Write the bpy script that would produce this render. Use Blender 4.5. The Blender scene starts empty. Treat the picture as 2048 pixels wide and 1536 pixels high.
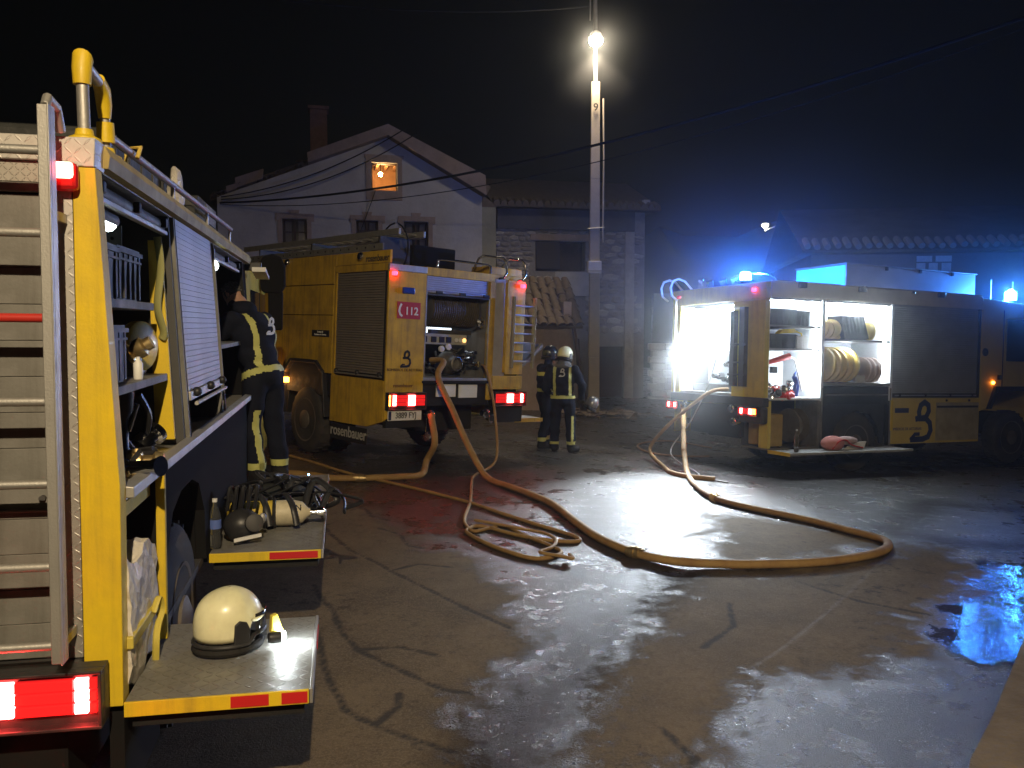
import bpy, bmesh, math, random
import numpy as np
from mathutils import Vector, Matrix, Euler
random.seed(7); np.random.seed(7)
S = bpy.context.scene; COL = S.collection
R = math.radians

# ------------------------------------------------------------------ camera, sky, exposure
cd = bpy.data.cameras.new('camera'); cam = bpy.data.objects.new('camera', cd); COL.objects.link(cam)
cd.sensor_width = 36.0; cd.lens = 36.0 * 1690.0 / 2048.0; cd.clip_end = 600; cd.clip_start = .05
cam.location = (0, 0, 2.0); cam.rotation_euler = (R(90 - 3.825), 0, 0)
S.camera = cam
S.view_settings.view_transform = 'Standard'; S.view_settings.look = 'None'
S.view_settings.exposure = 0.0; S.view_settings.gamma = 1; S.view_settings.use_curve_mapping = False
W = bpy.data.worlds.new('World'); S.world = W; W.use_nodes = True
wn = W.node_tree; bg = wn.nodes['Background']
sky = wn.nodes.new('ShaderNodeTexSky'); sky.sky_type = 'NISHITA'; sky.sun_disc = False
sky.sun_elevation = R(2); sky.sun_rotation = R(200)
wn.links.new(sky.outputs[0], bg.inputs[0]); bg.inputs[1].default_value = 0.0008
try:
    cy = S.cycles
    cy.use_denoising = True; cy.max_bounces = 6; cy.diffuse_bounces = 3; cy.glossy_bounces = 3
    cy.transmission_bounces = 5; cy.volume_bounces = 0; cy.sample_clamp_indirect = 4; cy.sample_clamp_direct = 0
    cy.caustics_reflective = False; cy.caustics_refractive = False; cy.use_light_tree = True
except Exception: pass

# ------------------------------------------------------------------ materials
MATS = {}
def mat(name, col=(.5,.5,.5), rough=.5, metal=0., dirt=0., dscale=6., dcol=None, bump=0., bscale=60., emit=None, es=0., trans=0., ior=1.45, alpha=1., coat=0., pattern=None, streak=0.):
    if name in MATS: return MATS[name]
    m = bpy.data.materials.new(name); m.use_nodes = True; nt = m.node_tree; N = nt.nodes; L = nt.links
    b = N['Principled BSDF']; b.inputs['Base Color'].default_value = (*col, 1)
    b.inputs['Roughness'].default_value = rough; b.inputs['Metallic'].default_value = metal
    b.inputs['Transmission Weight'].default_value = trans; b.inputs['IOR'].default_value = ior
    b.inputs['Coat Weight'].default_value = coat
    if max(col) < .03 and rough > .5: b.inputs['Specular IOR Level'].default_value = .15
    tc = N.new('ShaderNodeTexCoord')
    if dirt > 0:
        n = N.new('ShaderNodeTexNoise'); n.inputs['Scale'].default_value = dscale; n.inputs['Detail'].default_value = 7; n.inputs['Roughness'].default_value = .65
        L.new(tc.outputs['Object'], n.inputs['Vector'])
        r = N.new('ShaderNodeMapRange'); r.inputs[1].default_value = .38; r.inputs[2].default_value = .72; r.inputs[4].default_value = dirt
        L.new(n.outputs[0], r.inputs[0])
        mx = N.new('ShaderNodeMix'); mx.data_type = 'RGBA'
        mx.inputs[6].default_value = (*col, 1); mx.inputs[7].default_value = (*(dcol or tuple(c * .35 for c in col)), 1)
        if streak:
            mp = N.new('ShaderNodeMapping'); mp.inputs['Scale'].default_value = (14, 14, .9); L.new(tc.outputs['Object'], mp.inputs[0])
            n3 = N.new('ShaderNodeTexNoise'); n3.inputs['Scale'].default_value = 1.0; n3.inputs['Detail'].default_value = 8; n3.inputs['Roughness'].default_value = .7; L.new(mp.outputs[0], n3.inputs['Vector'])
            r3 = N.new('ShaderNodeMapRange'); r3.inputs[1].default_value = .48; r3.inputs[2].default_value = .75; r3.inputs[4].default_value = streak; L.new(n3.outputs[0], r3.inputs[0])
            ad = N.new('ShaderNodeMath'); ad.operation = 'ADD'; ad.use_clamp = True; L.new(r.outputs[0], ad.inputs[0]); L.new(r3.outputs[0], ad.inputs[1]); r = ad
        L.new(r.outputs[0], mx.inputs[0]); L.new(mx.outputs[2], b.inputs['Base Color'])
        r2 = N.new('ShaderNodeMapRange'); r2.inputs[1].default_value = .3; r2.inputs[2].default_value = .75; r2.inputs[3].default_value = rough; r2.inputs[4].default_value = min(1, rough + .3)
        L.new(n.outputs[0], r2.inputs[0]); L.new(r2.outputs[0], b.inputs['Roughness'])
    if bump > 0:
        n2 = N.new('ShaderNodeTexNoise'); n2.inputs['Scale'].default_value = bscale; n2.inputs['Detail'].default_value = 4
        L.new(tc.outputs['Object'], n2.inputs['Vector'])
        bp = N.new('ShaderNodeBump'); bp.inputs['Strength'].default_value = bump; bp.inputs['Distance'].default_value = .02
        L.new(n2.outputs[0], bp.inputs['Height']); L.new(bp.outputs[0], b.inputs['Normal'])
    if pattern:      # tread plate: crossed lozenges ; pattern = (axis a, axis b, cell size, strength)
        a, c, size, st = pattern
        sx = N.new('ShaderNodeSeparateXYZ'); L.new(tc.outputs['Object'], sx.inputs[0])
        def mth(op, *ins):
            q = N.new('ShaderNodeMath'); q.operation = op
            for i, v in enumerate(ins):
                if isinstance(v, (int, float)): q.inputs[i].default_value = v
                else: L.new(v, q.inputs[i])
            return q.outputs[0]
        u = mth('DIVIDE', sx.outputs[a], size); v = mth('DIVIDE', sx.outputs[c], size)
        cu = mth('FLOOR', u); cv = mth('FLOOR', v)
        par = mth('MODULO', mth('ABSOLUTE', mth('ADD', cu, cv)), 2.0)
        fu = mth('SUBTRACT', mth('FRACT', u), .5); fv = mth('SUBTRACT', mth('FRACT', v), .5)
        sg = mth('SUBTRACT', mth('MULTIPLY', par, 2.0), 1.0)
        p = mth('ADD', fu, mth('MULTIPLY', fv, sg)); q = mth('SUBTRACT', fu, mth('MULTIPLY', fv, sg))
        h = mth('SUBTRACT', 1.0, mth('ADD', mth('MULTIPLY', mth('ABSOLUTE', p), 5.5), mth('MULTIPLY', mth('ABSOLUTE', q), 1.15)))
        h = mth('MAXIMUM', h, 0.0); h = mth('MINIMUM', mth('MULTIPLY', h, 3.), 1.)
        bp = N.new('ShaderNodeBump'); bp.inputs['Strength'].default_value = st; bp.inputs['Distance'].default_value = .009
        L.new(h, bp.inputs['Height']); L.new(bp.outputs[0], b.inputs['Normal'])
    if emit:
        b.inputs['Emission Color'].default_value = (*emit, 1); b.inputs['Emission Strength'].default_value = es
    MATS[name] = m; return m

YEL = mat('yellow paint', (.78,.55,.018), .35, dirt=.5, dscale=3, dcol=(.36,.25,.03), streak=.5, coat=.25, bump=.05, bscale=90)
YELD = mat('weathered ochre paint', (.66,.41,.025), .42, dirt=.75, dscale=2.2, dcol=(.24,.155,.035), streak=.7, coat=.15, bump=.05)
ALU = mat('brushed aluminium', (.46,.45,.43), .42, .75, dirt=.45, dscale=5, dcol=(.3,.28,.25), bump=.08, bscale=120)
ALUP = mat('grey painted aluminium', (.21,.205,.19), .5, .15, dirt=.7, dscale=4, dcol=(.11,.105,.09), streak=.6, bump=.06, bscale=90)
TRZ = mat('tread plate walkway', (.36,.35,.32), .42, .55, dirt=.6, dscale=7, dcol=(.17,.16,.14), pattern=(0,1,.040,1.))
TRY = mat('tread plate upright', (.55,.53,.5), .38, .8, dirt=.4, dscale=7, dcol=(.3,.28,.25), pattern=(0,2,.030,.35))
CHR = mat('chrome', (.7,.7,.7), .15, 1.)
BRS = mat('brass', (.6,.45,.22), .3, .9, dirt=.5, dscale=20)
BLK = mat('black rubber', (.018,.018,.018), .6, dirt=.3, dscale=9, dcol=(.05,.045,.04), bump=.15, bscale=80)
BLM = mat('matte black skirt', (.010,.010,.010), .92, dirt=.2, dscale=9, dcol=(.02,.018,.016))
TYR = mat('tyre rubber', (.03,.029,.028), .75, dirt=.7, dscale=6, dcol=(.085,.075,.06), bump=.2, bscale=70)
BPL = mat('black plastic', (.02,.02,.022), .3, dirt=.3, dscale=14, dcol=(.05,.05,.05))
DGR = mat('dark grey steel', (.06,.06,.062), .5, .3, dirt=.5, dscale=8, dcol=(.12,.11,.1))
GRP = mat('grey crate plastic', (.085,.09,.10), .5, dirt=.4, dscale=9, dcol=(.05,.05,.05))
WHT = mat('white paint', (.75,.75,.73), .4, dirt=.3, dscale=5, dcol=(.5,.48,.44))
WIN = mat('white compartment lining', (.72,.74,.76), .45, dirt=.2, dscale=6)
HOSE = mat('ochre hose', (.35,.22,.075), .6, dirt=.9, dscale=7, dcol=(.24,.13,.05), bump=.3, bscale=130)
HOSY = mat('yellow hose', (.72,.52,.10), .55, dirt=.4, dscale=9, dcol=(.4,.27,.07), bump=.3, bscale=130)
HOSD = mat('dark hose', (.045,.038,.022), .4, dirt=.5, dscale=9, dcol=(.16,.12,.04))
REDM = mat('red reflector', (.55,.02,.02), .35)
REDP = mat('red plastic', (.5,.03,.02), .35, dirt=.3, dscale=12)
PINK = mat('pink cloth', (.55,.23,.20), .8, dirt=.3, dscale=12, bump=.4, bscale=20)
BLU = mat('dark blue vinyl', (.02,.03,.10), .5)
GLS = mat('window glass', (.02,.025,.03), .06, 0, ior=1.45)
CLR = mat('clear bottle plastic', (.9,.93,.95), .08, trans=.95, ior=1.3)
LRED = mat('tail lamp red lens', (.5,.01,.01), .25, emit=(1,.02,.02), es=.7)
LREDB = mat('tail lamp lit segment', (.6,.1,.1), .25, emit=(1,.055,.05), es=60)
LREDD = mat('dark red lens', (.25,.008,.008), .25, emit=(1,.01,.01), es=.12)
LAMB = mat('amber lamp lens', (.8,.3,.02), .25, emit=(1,.28,.03), es=22)
LBLUE = mat('blue beacon lens', (.02,.1,.8), .15, emit=(.03,.28,1), es=520)
_nt = LBLUE.node_tree; _mx = _nt.nodes.new('ShaderNodeMixShader'); _tr = _nt.nodes.new('ShaderNodeBsdfTransparent'); _mx.inputs[0].default_value = .45
_nt.links.new(_nt.nodes['Principled BSDF'].outputs[0], _mx.inputs[2]); _nt.links.new(_tr.outputs[0], _mx.inputs[1]); _nt.links.new(_mx.outputs[0], _nt.nodes['Material Output'].inputs[0])
LBLUC = mat('blue beacon core', (.3,.6,.9), .15, emit=(.25,.75,1), es=500)
LWHT = mat('led strip', (.9,.95,1), .3, emit=(.80,.91,1), es=80)
LWHF = mat('rear floodlight led', (.9,.95,1), .3, emit=(.84,.93,1), es=70)
LDIM = mat('compartment lamp', (.9,.95,.9), .3, emit=(.85,1,.95), es=16)
LSTR = mat('street lamp glow', (1,.9,.7), .3, emit=(1,.86,.60), es=260)
STR = mat('reflective yellow tape', (.50,.50,.16), .5, dirt=.25, dscale=30, dcol=(.32,.33,.12))
STW = mat('reflective silver tape', (.55,.55,.52), .4)
NAVY = mat('navy turnout cloth', (.009,.011,.020), .85, dirt=.4, dscale=7, dcol=(.02,.022,.03), bump=.5, bscale=9)
SKIN = mat('skin', (.42,.24,.17), .55, dirt=.2, dscale=10)
HAIR = mat('grey hair', (.10,.095,.09), .7, bump=1., bscale=60, dirt=.6, dscale=40)
CREAM = mat('cream helmet shell', (.80,.78,.50), .22, coat=.5, dirt=.4, dscale=14, dcol=(.5,.45,.28))
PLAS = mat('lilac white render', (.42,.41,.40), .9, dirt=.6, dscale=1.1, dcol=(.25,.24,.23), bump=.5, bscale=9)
PLAG = mat('green lamplight tinted render', (.28,.27,.20), .9, dirt=.4, dscale=1.6, bump=.5, bscale=9)  # darker green tone puts the lamp's greenish light into the side wall colour
TRIM = mat('sandstone trim', (.32,.25,.21), .85, dirt=.4, dscale=4, bump=.4, bscale=14)
WOOD = mat('dark brown joinery', (.05,.028,.02), .6, dirt=.4, dscale=9)
SOFF = mat('pale soffit board', (.25,.19,.16), .8, dirt=.4, dscale=3)
TILE = mat('clay roof tile', (.135,.10,.075), .85, dirt=.8, dscale=5, dcol=(.10,.085,.06), bump=.6, bscale=25)
STONE = mat('rubble stone', (.27,.25,.23), .9, dirt=.7, dscale=3.5, dcol=(.14,.125,.115), bump=.9, bscale=12)
STON2 = mat('pale rubble stone', (.40,.37,.34), .9, dirt=.6, dscale=3.5, dcol=(.22,.2,.18), bump=.9, bscale=12)
MORT = mat('lime mortar wall', (.26,.25,.25), .95, dirt=.6, dscale=2.2, dcol=(.15,.14,.14), bump=.9, bscale=6)
PINKW = mat('beige render', (.44,.35,.30), .9, dirt=.4, dscale=2, bump=.4, bscale=10)
CONC = mat('concrete pole', (.45,.385,.29), .85, dirt=.4, dscale=4, dcol=(.27,.25,.22), bump=.3, bscale=40)
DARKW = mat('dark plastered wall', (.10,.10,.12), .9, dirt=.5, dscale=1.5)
BRIK = mat('chimney brick', (.17,.09,.07), .9, dirt=.6, dscale=6, bump=.5)
CURT = mat('pale curtain', (.55,.48,.45), .9)
PANE = mat('thin window glass', (.02,.02,.025), .08); PANE.node_tree.nodes['Principled BSDF'].inputs['Alpha'].default_value = .35
LITW = mat('lit room wall', (.42,.22,.10), .9, dirt=.5, dscale=5)
CYLW = mat('cream cylinder paint', (.62,.55,.38), .4, dirt=.5, dscale=8)
WRAP = mat('white plastic wrap', (.66,.62,.55), .25, dirt=.5, dscale=8, dcol=(.4,.36,.3), bump=.8, bscale=14)
TARP = mat('dark tarpaulin', (.03,.032,.03), .5, dirt=.4, dscale=6, bump=.7, bscale=8)
PAPER = mat('white notice paper', (.55,.55,.58), .8, dirt=.3, dscale=12)
WIRE = mat('cable sheath', (.012,.012,.014), .9)

# ------------------------------------------------------------------ mesh builder
class MB:
    def __init__(s): s.v = []; s.f = []; s.m = []
    def add(s, vs, fs, m=0):
        n = len(s.v); s.v += [tuple(map(float, v)) for v in vs]; s.f += [tuple(i + n for i in f) for f in fs]; s.m += [m] * len(fs); return s
    def hexa(s, p, m=0): return s.add(p, [(0,3,2,1),(4,5,6,7),(0,1,5,4),(1,2,6,5),(2,3,7,6),(3,0,4,7)], m)
    def box(s, x0, x1, y0, y1, z0, z1, m=0):
        return s.hexa([(x0,y0,z0),(x1,y0,z0),(x1,y1,z0),(x0,y1,z0),(x0,y0,z1),(x1,y0,z1),(x1,y1,z1),(x0,y1,z1)], m)
    def obox(s, c, d, M=None, m=0):
        M = M or Matrix.Identity(3); c = Vector(c); P = []
        for sz in (-1, 1):
            for sx, sy in ((-1,-1),(1,-1),(1,1),(-1,1)): P.append(c + M @ Vector((sx*d[0]/2, sy*d[1]/2, sz*d[2]/2)))
        return s.hexa(P, m)
    def prism(s, poly, ax, a, b, m=0):       # poly in the two other axes, in order
        def P(u, v, w): return {0:(w,u,v), 1:(u,w,v), 2:(u,v,w)}[ax]
        n = len(poly); vs = [P(u,v,a) for u,v in poly] + [P(u,v,b) for u,v in poly]
        fs = [tuple(range(n))[::-1], tuple(range(n, 2*n))] + [(i, (i+1)%n, n+(i+1)%n, n+i) for i in range(n)]
        return s.add(vs, fs, m)
    def tube(s, path, r, n=10, m=0, cap=True, sq=1.):
        path = [Vector(p) for p in path]; k = len(path); rs = r if isinstance(r, (list, tuple)) else [r]*k
        vs = []; prev = None
        for i, p in enumerate(path):
            t = (path[min(i+1,k-1)] - path[max(i-1,0)])
            t = t.normalized() if t.length > 1e-9 else Vector((0,0,1))
            if prev is None:
                u = t.cross(Vector((0,0,1))); u = u.normalized() if u.length > .05 else Vector((1,0,0))
            else:
                u = prev - t * prev.dot(t); u = u.normalized() if u.length > 1e-6 else t.orthogonal().normalized()
            prev = u; w = t.cross(u)
            for j in range(n):
                a = 2*math.pi*j/n; vs.append(p + (u*math.cos(a) + w*math.sin(a)*sq)*rs[i])
        fs = [(i*n+j, i*n+(j+1)%n, (i+1)*n+(j+1)%n, (i+1)*n+j) for i in range(k-1) for j in range(n)]
        if cap: fs += [tuple(range(n))[::-1], tuple(range((k-1)*n, k*n))]
        return s.add(vs, fs, m)
    def lathe(s, prof, n=24, c=(0,0,0), M=None, m=0, sc=(1,1,1)):  # prof (r,z), axis z then M
        M = M or Matrix.Identity(3); c = Vector(c); vs = []
        for r, z in prof:
            for j in range(n):
                a = 2*math.pi*j/n; vs.append(c + M @ Vector((r*math.cos(a)*sc[0], r*math.sin(a)*sc[1], z*sc[2])))
        k = len(prof); fs = [(i*n+j, i*n+(j+1)%n, (i+1)*n+(j+1)%n, (i+1)*n+j) for i in range(k-1) for j in range(n)]
        fs += [tuple(range(n))[::-1], tuple(range((k-1)*n, k*n))]
        return s.add(vs, fs, m)
    def ball(s, c, r, n=16, m=0, M=None):
        r = (r,r,r) if isinstance(r, (int,float)) else r
        return s.lathe([(math.sin(math.pi*i/10)*1+1e-5, -math.cos(math.pi*i/10)) for i in range(11)], n, c, (M or Matrix.Identity(3)) @ Matrix.Diagonal(r), m)
    def ribbon(s, pts, w, ax, a, b, m=0):    # flat stroke in plane normal to ax
        for (u0,v0),(u1,v1) in zip(pts[:-1], pts[1:]):
            d = math.hypot(u1-u0, v1-v0) or 1; nx, ny = -(v1-v0)/d*w/2, (u1-u0)/d*w/2; ex, ey = (u1-u0)/d*w*.2, (v1-v0)/d*w*.2
            s.prism([(u0-ex+nx,v0-ey+ny),(u0-ex-nx,v0-ey-ny),(u1+ex-nx,v1+ey-ny),(u1+ex+nx,v1+ey+ny)], ax, a, b, m)
        return s
    def build(s, name, mats, parent=None, bevel=0, smooth=False, kind=None, label=None, fixn=True, auto=None):
        me = bpy.data.meshes.new(name); me.from_pydata(s.v, [], s.f)
        mats = mats if isinstance(mats, (list, tuple)) else [mats]
        for m in mats: me.materials.append(m)
        me.polygons.foreach_set('material_index', s.m)
        if fixn:
            bm = bmesh.new(); bm.from_mesh(me); bmesh.ops.recalc_face_normals(bm, faces=bm.faces); bm.to_mesh(me); bm.free()
        if smooth: me.polygons.foreach_set('use_smooth', [True]*len(me.polygons))
        if smooth: 
            try: me.set_sharp_from_angle(angle=R(auto or 40))
            except Exception: pass
        o = bpy.data.objects.new(name, me); COL.objects.link(o)
        if parent: o.parent = parent
        if bevel:
            b = o.modifiers.new('bevel', 'BEVEL'); b.width = bevel; b.segments = 2; b.limit_method = 'ANGLE'; b.harden_normals = False
        if kind: o['kind'] = kind
        if label: o['label'] = label
        return o
def rot(ax, deg): return Matrix.Rotation(R(deg), 3, ax)
XAX = rot('Y', 90)      # lathe axis z -> x
YAX = rot('X', -90)     # lathe axis z -> y
def tag(o, label, cat, group=None):
    o['label'] = label; o['category'] = cat
    if group: o['group'] = group
    return o
def thing(name, label, cat, M=None, group=None):
    o = bpy.data.objects.new(name, None); COL.objects.link(o); o.empty_display_size = .1
    if M is not None: o.matrix_world = M if isinstance(M, Matrix) else Matrix.Translation(M)
    return tag(o, label, cat, group)
def solo(mb, name, mats, label, cat, M=None, group=None, **k):
    o = mb.build(name, mats, None, **k)
    if M is not None: o.matrix_world = M if isinstance(M, Matrix) else Matrix.Translation(M)
    return tag(o, label, cat, group)
def struct(mb, name, mats, **k):
    o = mb.build(name, mats, None, **k); o['kind'] = 'structure'; return o
def clone(o, parent=None, loc=None):
    c = o.copy(); COL.objects.link(c)
    if parent: c.parent = parent
    if loc is not None: c.location = loc
    return c
def textobj(body, parent, loc, rotm, size, m, name='lettering', off=0., ext=.0015, sx=1.):
    cu = bpy.data.curves.new(name, 'FONT'); cu.body = body; cu.size = size; cu.extrude = ext; cu.offset = off
    cu.align_x = 'CENTER'; cu.align_y = 'CENTER'; cu.materials.append(m)
    tmp = bpy.data.objects.new(name, cu); COL.objects.link(tmp); bpy.context.view_layer.update()
    me = bpy.data.meshes.new_from_object(tmp.evaluated_get(bpy.context.evaluated_depsgraph_get())); bpy.data.objects.remove(tmp); me.name = name
    if not me.materials: me.materials.append(m)
    o = bpy.data.objects.new(name, me); COL.objects.link(o); o.parent = parent
    M = rotm.to_4x4(); M = Matrix.Translation(loc) @ M @ Matrix.Diagonal((sx,1,1,1)); o.matrix_local = M
    return o
REARTXT = rot('X', 90)                              # text facing -y
LEFTTXT = rot('Z', -90) @ rot('X', 90)              # facing -x
RIGHTTXT = rot('Z', 90) @ rot('X', 90)              # facing +x
def light(kind, name, loc, power, col, size=.1, parent=None, direction=None, spot=60, blend=.5):
    ld = bpy.data.lights.new(name, kind); ld.energy = power; ld.color = col
    if kind == 'AREA': ld.size = size
    else: ld.shadow_soft_size = size
    if kind == 'SPOT': ld.spot_size = R(spot); ld.spot_blend = blend
    o = bpy.data.objects.new(name, ld); COL.objects.link(o)
    if parent: o.parent = parent
    o.location = loc
    if direction is not None: o.rotation_euler = Vector(direction).to_track_quat('-Z', 'Y').to_euler()
    return o
def frame(o, yaw, pitch=0, roll=0):
    return Matrix.Translation(o) @ Matrix.Rotation(yaw,4,'Z') @ Matrix.Rotation(pitch,4,'X') @ Matrix.Rotation(roll,4,'Y')
T1 = frame((-1.39,2.925,0), .2, .003, .01)
T2 = frame((-.808,11.793,.032), .722, .017, .044)
T3 = frame((3.294,13.823,-.301), -1.145, -.033, -.028)
def at(T, x, y, z, rz=0): return T @ Matrix.Translation((x,y,z)) @ Matrix.Rotation(R(rz), 4, 'Z')

# ------------------------------------------------------------------ ground surface
GP = [(-3,-12,0),(4,-12,0),(-3,0,0),(4,0,0),(-1.6,4.3,0),(-2.6,8.9,0),(2.5,4.5,-.02),(-4.5,3.5,0),(.9,14.6,-.12),(2.1,21.7,-.25),(-4,25,-.25),(4,27,-.28),
      (12,26,-.6),(16,14,-.7),(9,5,-.25),(-14,10,.1),(-14,26,0),(0,60,-.3),(40,60,-1),(-40,60,0),(40,-10,-.3),(-40,-10,0),(1.2,9,-.04)]
for p in [(-1.1,2.15,0),(1.1,2.15,0),(-1.1,6.2,0),(1.1,6.2,0)]: GP.append(tuple(T2 @ Vector(p)))
for p in [(-1.1,2.0,0),(1.1,2.0,0),(-1.1,5.75,0),(1.1,5.75,0)]: GP.append(tuple(T3 @ Vector(p)))
GP = np.array(GP); _n = len(GP)
_d = np.linalg.norm(GP[:,None,:2]-GP[None,:,:2], axis=2); _K = np.where(_d > 0, _d*_d*np.log(_d+1e-12), 0) + .5*np.eye(_n)
_A = np.zeros((_n+3,_n+3)); _A[:_n,:_n] = _K; _A[:_n,_n] = 1; _A[:_n,_n+1:] = GP[:,:2]; _A[_n,:_n] = 1; _A[_n+1:,:_n] = GP[:,:2].T
GC = np.linalg.solve(_A, np.r_[GP[:,2],0,0,0])
def gzv(x, y):
    out = np.empty(len(x))
    for i in range(0, len(x), 20000):
        a = x[i:i+20000]; b = y[i:i+20000]
        d = np.hypot(a[:,None]-GP[:,0], b[:,None]-GP[:,1]); out[i:i+20000] = (d*d*np.log(d+1e-12)) @ GC[:_n] + GC[_n] + GC[_n+1]*a + GC[_n+2]*b
    return out
def gz(x, y): return float(gzv(np.array([float(x)]), np.array([float(y)]))[0])

def axis(segs):
    out = [segs[0][0]]
    for a, b, st in segs: 
        n = max(1, round((b-a)/st)); out += [a+(b-a)*(i+1)/n for i in range(n)]
    return np.array(out)
gx = axis([(-45,-12,3),(-12,-5,.5),(-5,-2.3,.12),(-2.3,4.6,.03),(4.6,10,.15),(10,20,1),(20,55,3)])
gy = axis([(-16,0,1.5),(0,3.3,.3),(3.3,9.6,.03),(9.6,18,.1),(18,30,.5),(30,75,3)])
GX, GY = np.meshgrid(gx, gy); fx, fy = GX.ravel(), GY.ravel()
def sdist(poly, inside_only=True):     # signed distance, + inside
    P = np.array(poly); best = np.full(len(fx), 1e9); ins = np.zeros(len(fx), bool)
    for i in range(len(P)):
        a = P[i]; b = P[(i+1) % len(P)]; ab = b-a
        t = np.clip(((fx-a[0])*ab[0]+(fy-a[1])*ab[1])/(ab@ab+1e-12), 0, 1)
        best = np.minimum(best, np.hypot(fx-a[0]-t*ab[0], fy-a[1]-t*ab[1]))
        c = ((a[1] > fy) != (b[1] > fy)) & (fx < (b[0]-a[0])*(fy-a[1])/(b[1]-a[1]+1e-12)+a[0]); ins ^= c
    return np.where(ins, best, -best)
def ldist(lines):
    best = np.full(len(fx), 1e9)
    for L in lines:
        for a, b in zip(L[:-1], L[1:]):
            a = np.array(a); b = np.array(b); ab = b-a; t = np.clip(((fx-a[0])*ab[0]+(fy-a[1])*ab[1])/(ab@ab+1e-12), 0, 1)
            best = np.minimum(best, np.hypot(fx-a[0]-t*ab[0], fy-a[1]-t*ab[1]))
    return best
dry = [[(-9,2),(-.2,2),(-.2,4.42),(-.08,4.9),(.05,5.3),(.0,5.75),(.05,6.2),(-.2,6.7),(-.62,7.5),(-1.3,8.6),(-2.3,10.2),(-3,12),(-9,12)],
       [(.15,2),(.2,3.5),(.45,4.2),(.62,4.85),(.95,5.6),(1.2,6.3),(1.35,6.75),(1.9,6.9),(2.5,7.0),(3.2,7.3),(3.8,7.95),(4.2,8.0),(4.15,7.5),(3.8,7.0),(3.45,6.5),(3.0,6.0),(2.4,5.2),(2.08,4.8),(1.44,4.8),(1.2,4.6),(1.1,4.4),(.9,4.0),(.66,3.6),(.5,2)],
       [(1.9,7.35),(2.6,7.4),(3.3,7.95),(3.4,8.3),(3.0,8.9),(2.4,9.3),(2.2,8.6),(1.9,8.0)]]
wet = np.full(len(fx), -9.)
for d in dry: wet = np.maximum(wet, sdist(d))
wet = -wet                                # + in the wet film, metres from its edge
gut = ldist([[(1.53,7.13),(1.13,6.53),(.77,5.92),(.5,5.32),(.28,4.76),(.09,4.3),(-.06,3.88),(-.2,3.3)], [(3.9,8.7),(4.55,8.2),(5.2,8.2)], [(3.92,8.75),(4.6,9.6),(5.25,10.6),(6.3,10.3)]])
crk = ldist([[(-1.98,8.61),(-1.8,8.2),(-1.47,7.55),(-1.2,7.2),(-1.02,6.91),(-.63,6.37),(-.3,5.9),(.02,5.5)],
             [(-1.55,6.5),(-1.4,6.12),(-1.27,5.9),(-1.24,5.79),(-1.12,5.45),(-.96,5.14),(-.8,4.98),(-.59,4.76),(-.37,4.55)],
             [(-1.35,5.6),(-1.21,5.22),(-1.12,4.9),(-1.01,4.62),(-.87,4.3),(-.69,4.13),(-.47,3.98),(-.27,3.86)],
             [(-1.35,8.4),(-1.1,8.15),(-.95,7.7),(-.7,7.55)], [(-1.9,9.6),(-1.6,9.2),(-1.5,8.9),(-1.15,8.6)], [(-.69,4.13),(-.60,4.35),(-.62,4.5)], [(-.96,5.14),(-.7,5.2),(-.45,5.05)], [(-.37,4.55),(-.15,4.5),(.02,4.35)], [(-1.0,6.9),(-.8,7.1),(-.5,7.0)],
             [(3.0,5.9),(2.6,6.2),(2.3,6.7)], [(1.2,5.2),(1.5,5.6),(1.6,6.1)],
             [(.75,4.1),(.85,3.8),(.78,3.5)]])
pud = sdist([(2.75,4.9),(2.6,5.4),(3.0,6.1),(3.5,6.9),(4.3,7.5),(5.2,7.8),(5.2,6.2),(4.0,5.5),(3.3,4.95)])
jnt = ldist([[(3.71,7.96),(3.02,7.01),(2.3,5.98),(1.68,5.17),(1.4,4.85)], [(2.32,3.9),(3.2,3.7)]])
gzz = gzv(fx, fy) - .012*np.exp(-(gut/.18)**2) - .004*np.exp(-(crk/.02)**2)
nx_, ny_ = len(gx), len(gy)
idx = np.arange(nx_*ny_).reshape(ny_, nx_)
quads = np.stack([idx[:-1,:-1], idx[:-1,1:], idx[1:,1:], idx[1:,:-1]], -1).reshape(-1,4)
me = bpy.data.meshes.new('road'); me.vertices.add(len(fx)); me.vertices.foreach_set('co', np.stack([fx,fy,gzz],1).ravel())
me.loops.add(quads.size); me.loops.foreach_set('vertex_index', quads.ravel().astype(np.int32))
me.polygons.add(len(quads)); me.polygons.foreach_set('loop_start', np.arange(0,quads.size,4,dtype=np.int32))
me.polygons.foreach_set('loop_total', np.full(len(quads),4,dtype=np.int32)); me.update(); me.validate()
me.polygons.foreach_set('use_smooth', [True]*len(quads))
for nm, arr in (('wetness', np.clip(wet,-3,3)), ('seam', np.clip(crk,0,1)), ('joint', np.clip(jnt,0,1)), ('gully', np.clip(gut,0,2)), ('puddle', np.clip(pud,-2,2))):
    a = me.attributes.new(nm, 'FLOAT', 'POINT'); a.data.foreach_set('value', arr.astype(np.float32))
road = bpy.data.objects.new('road', me); COL.objects.link(road); road['kind'] = 'structure'
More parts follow.
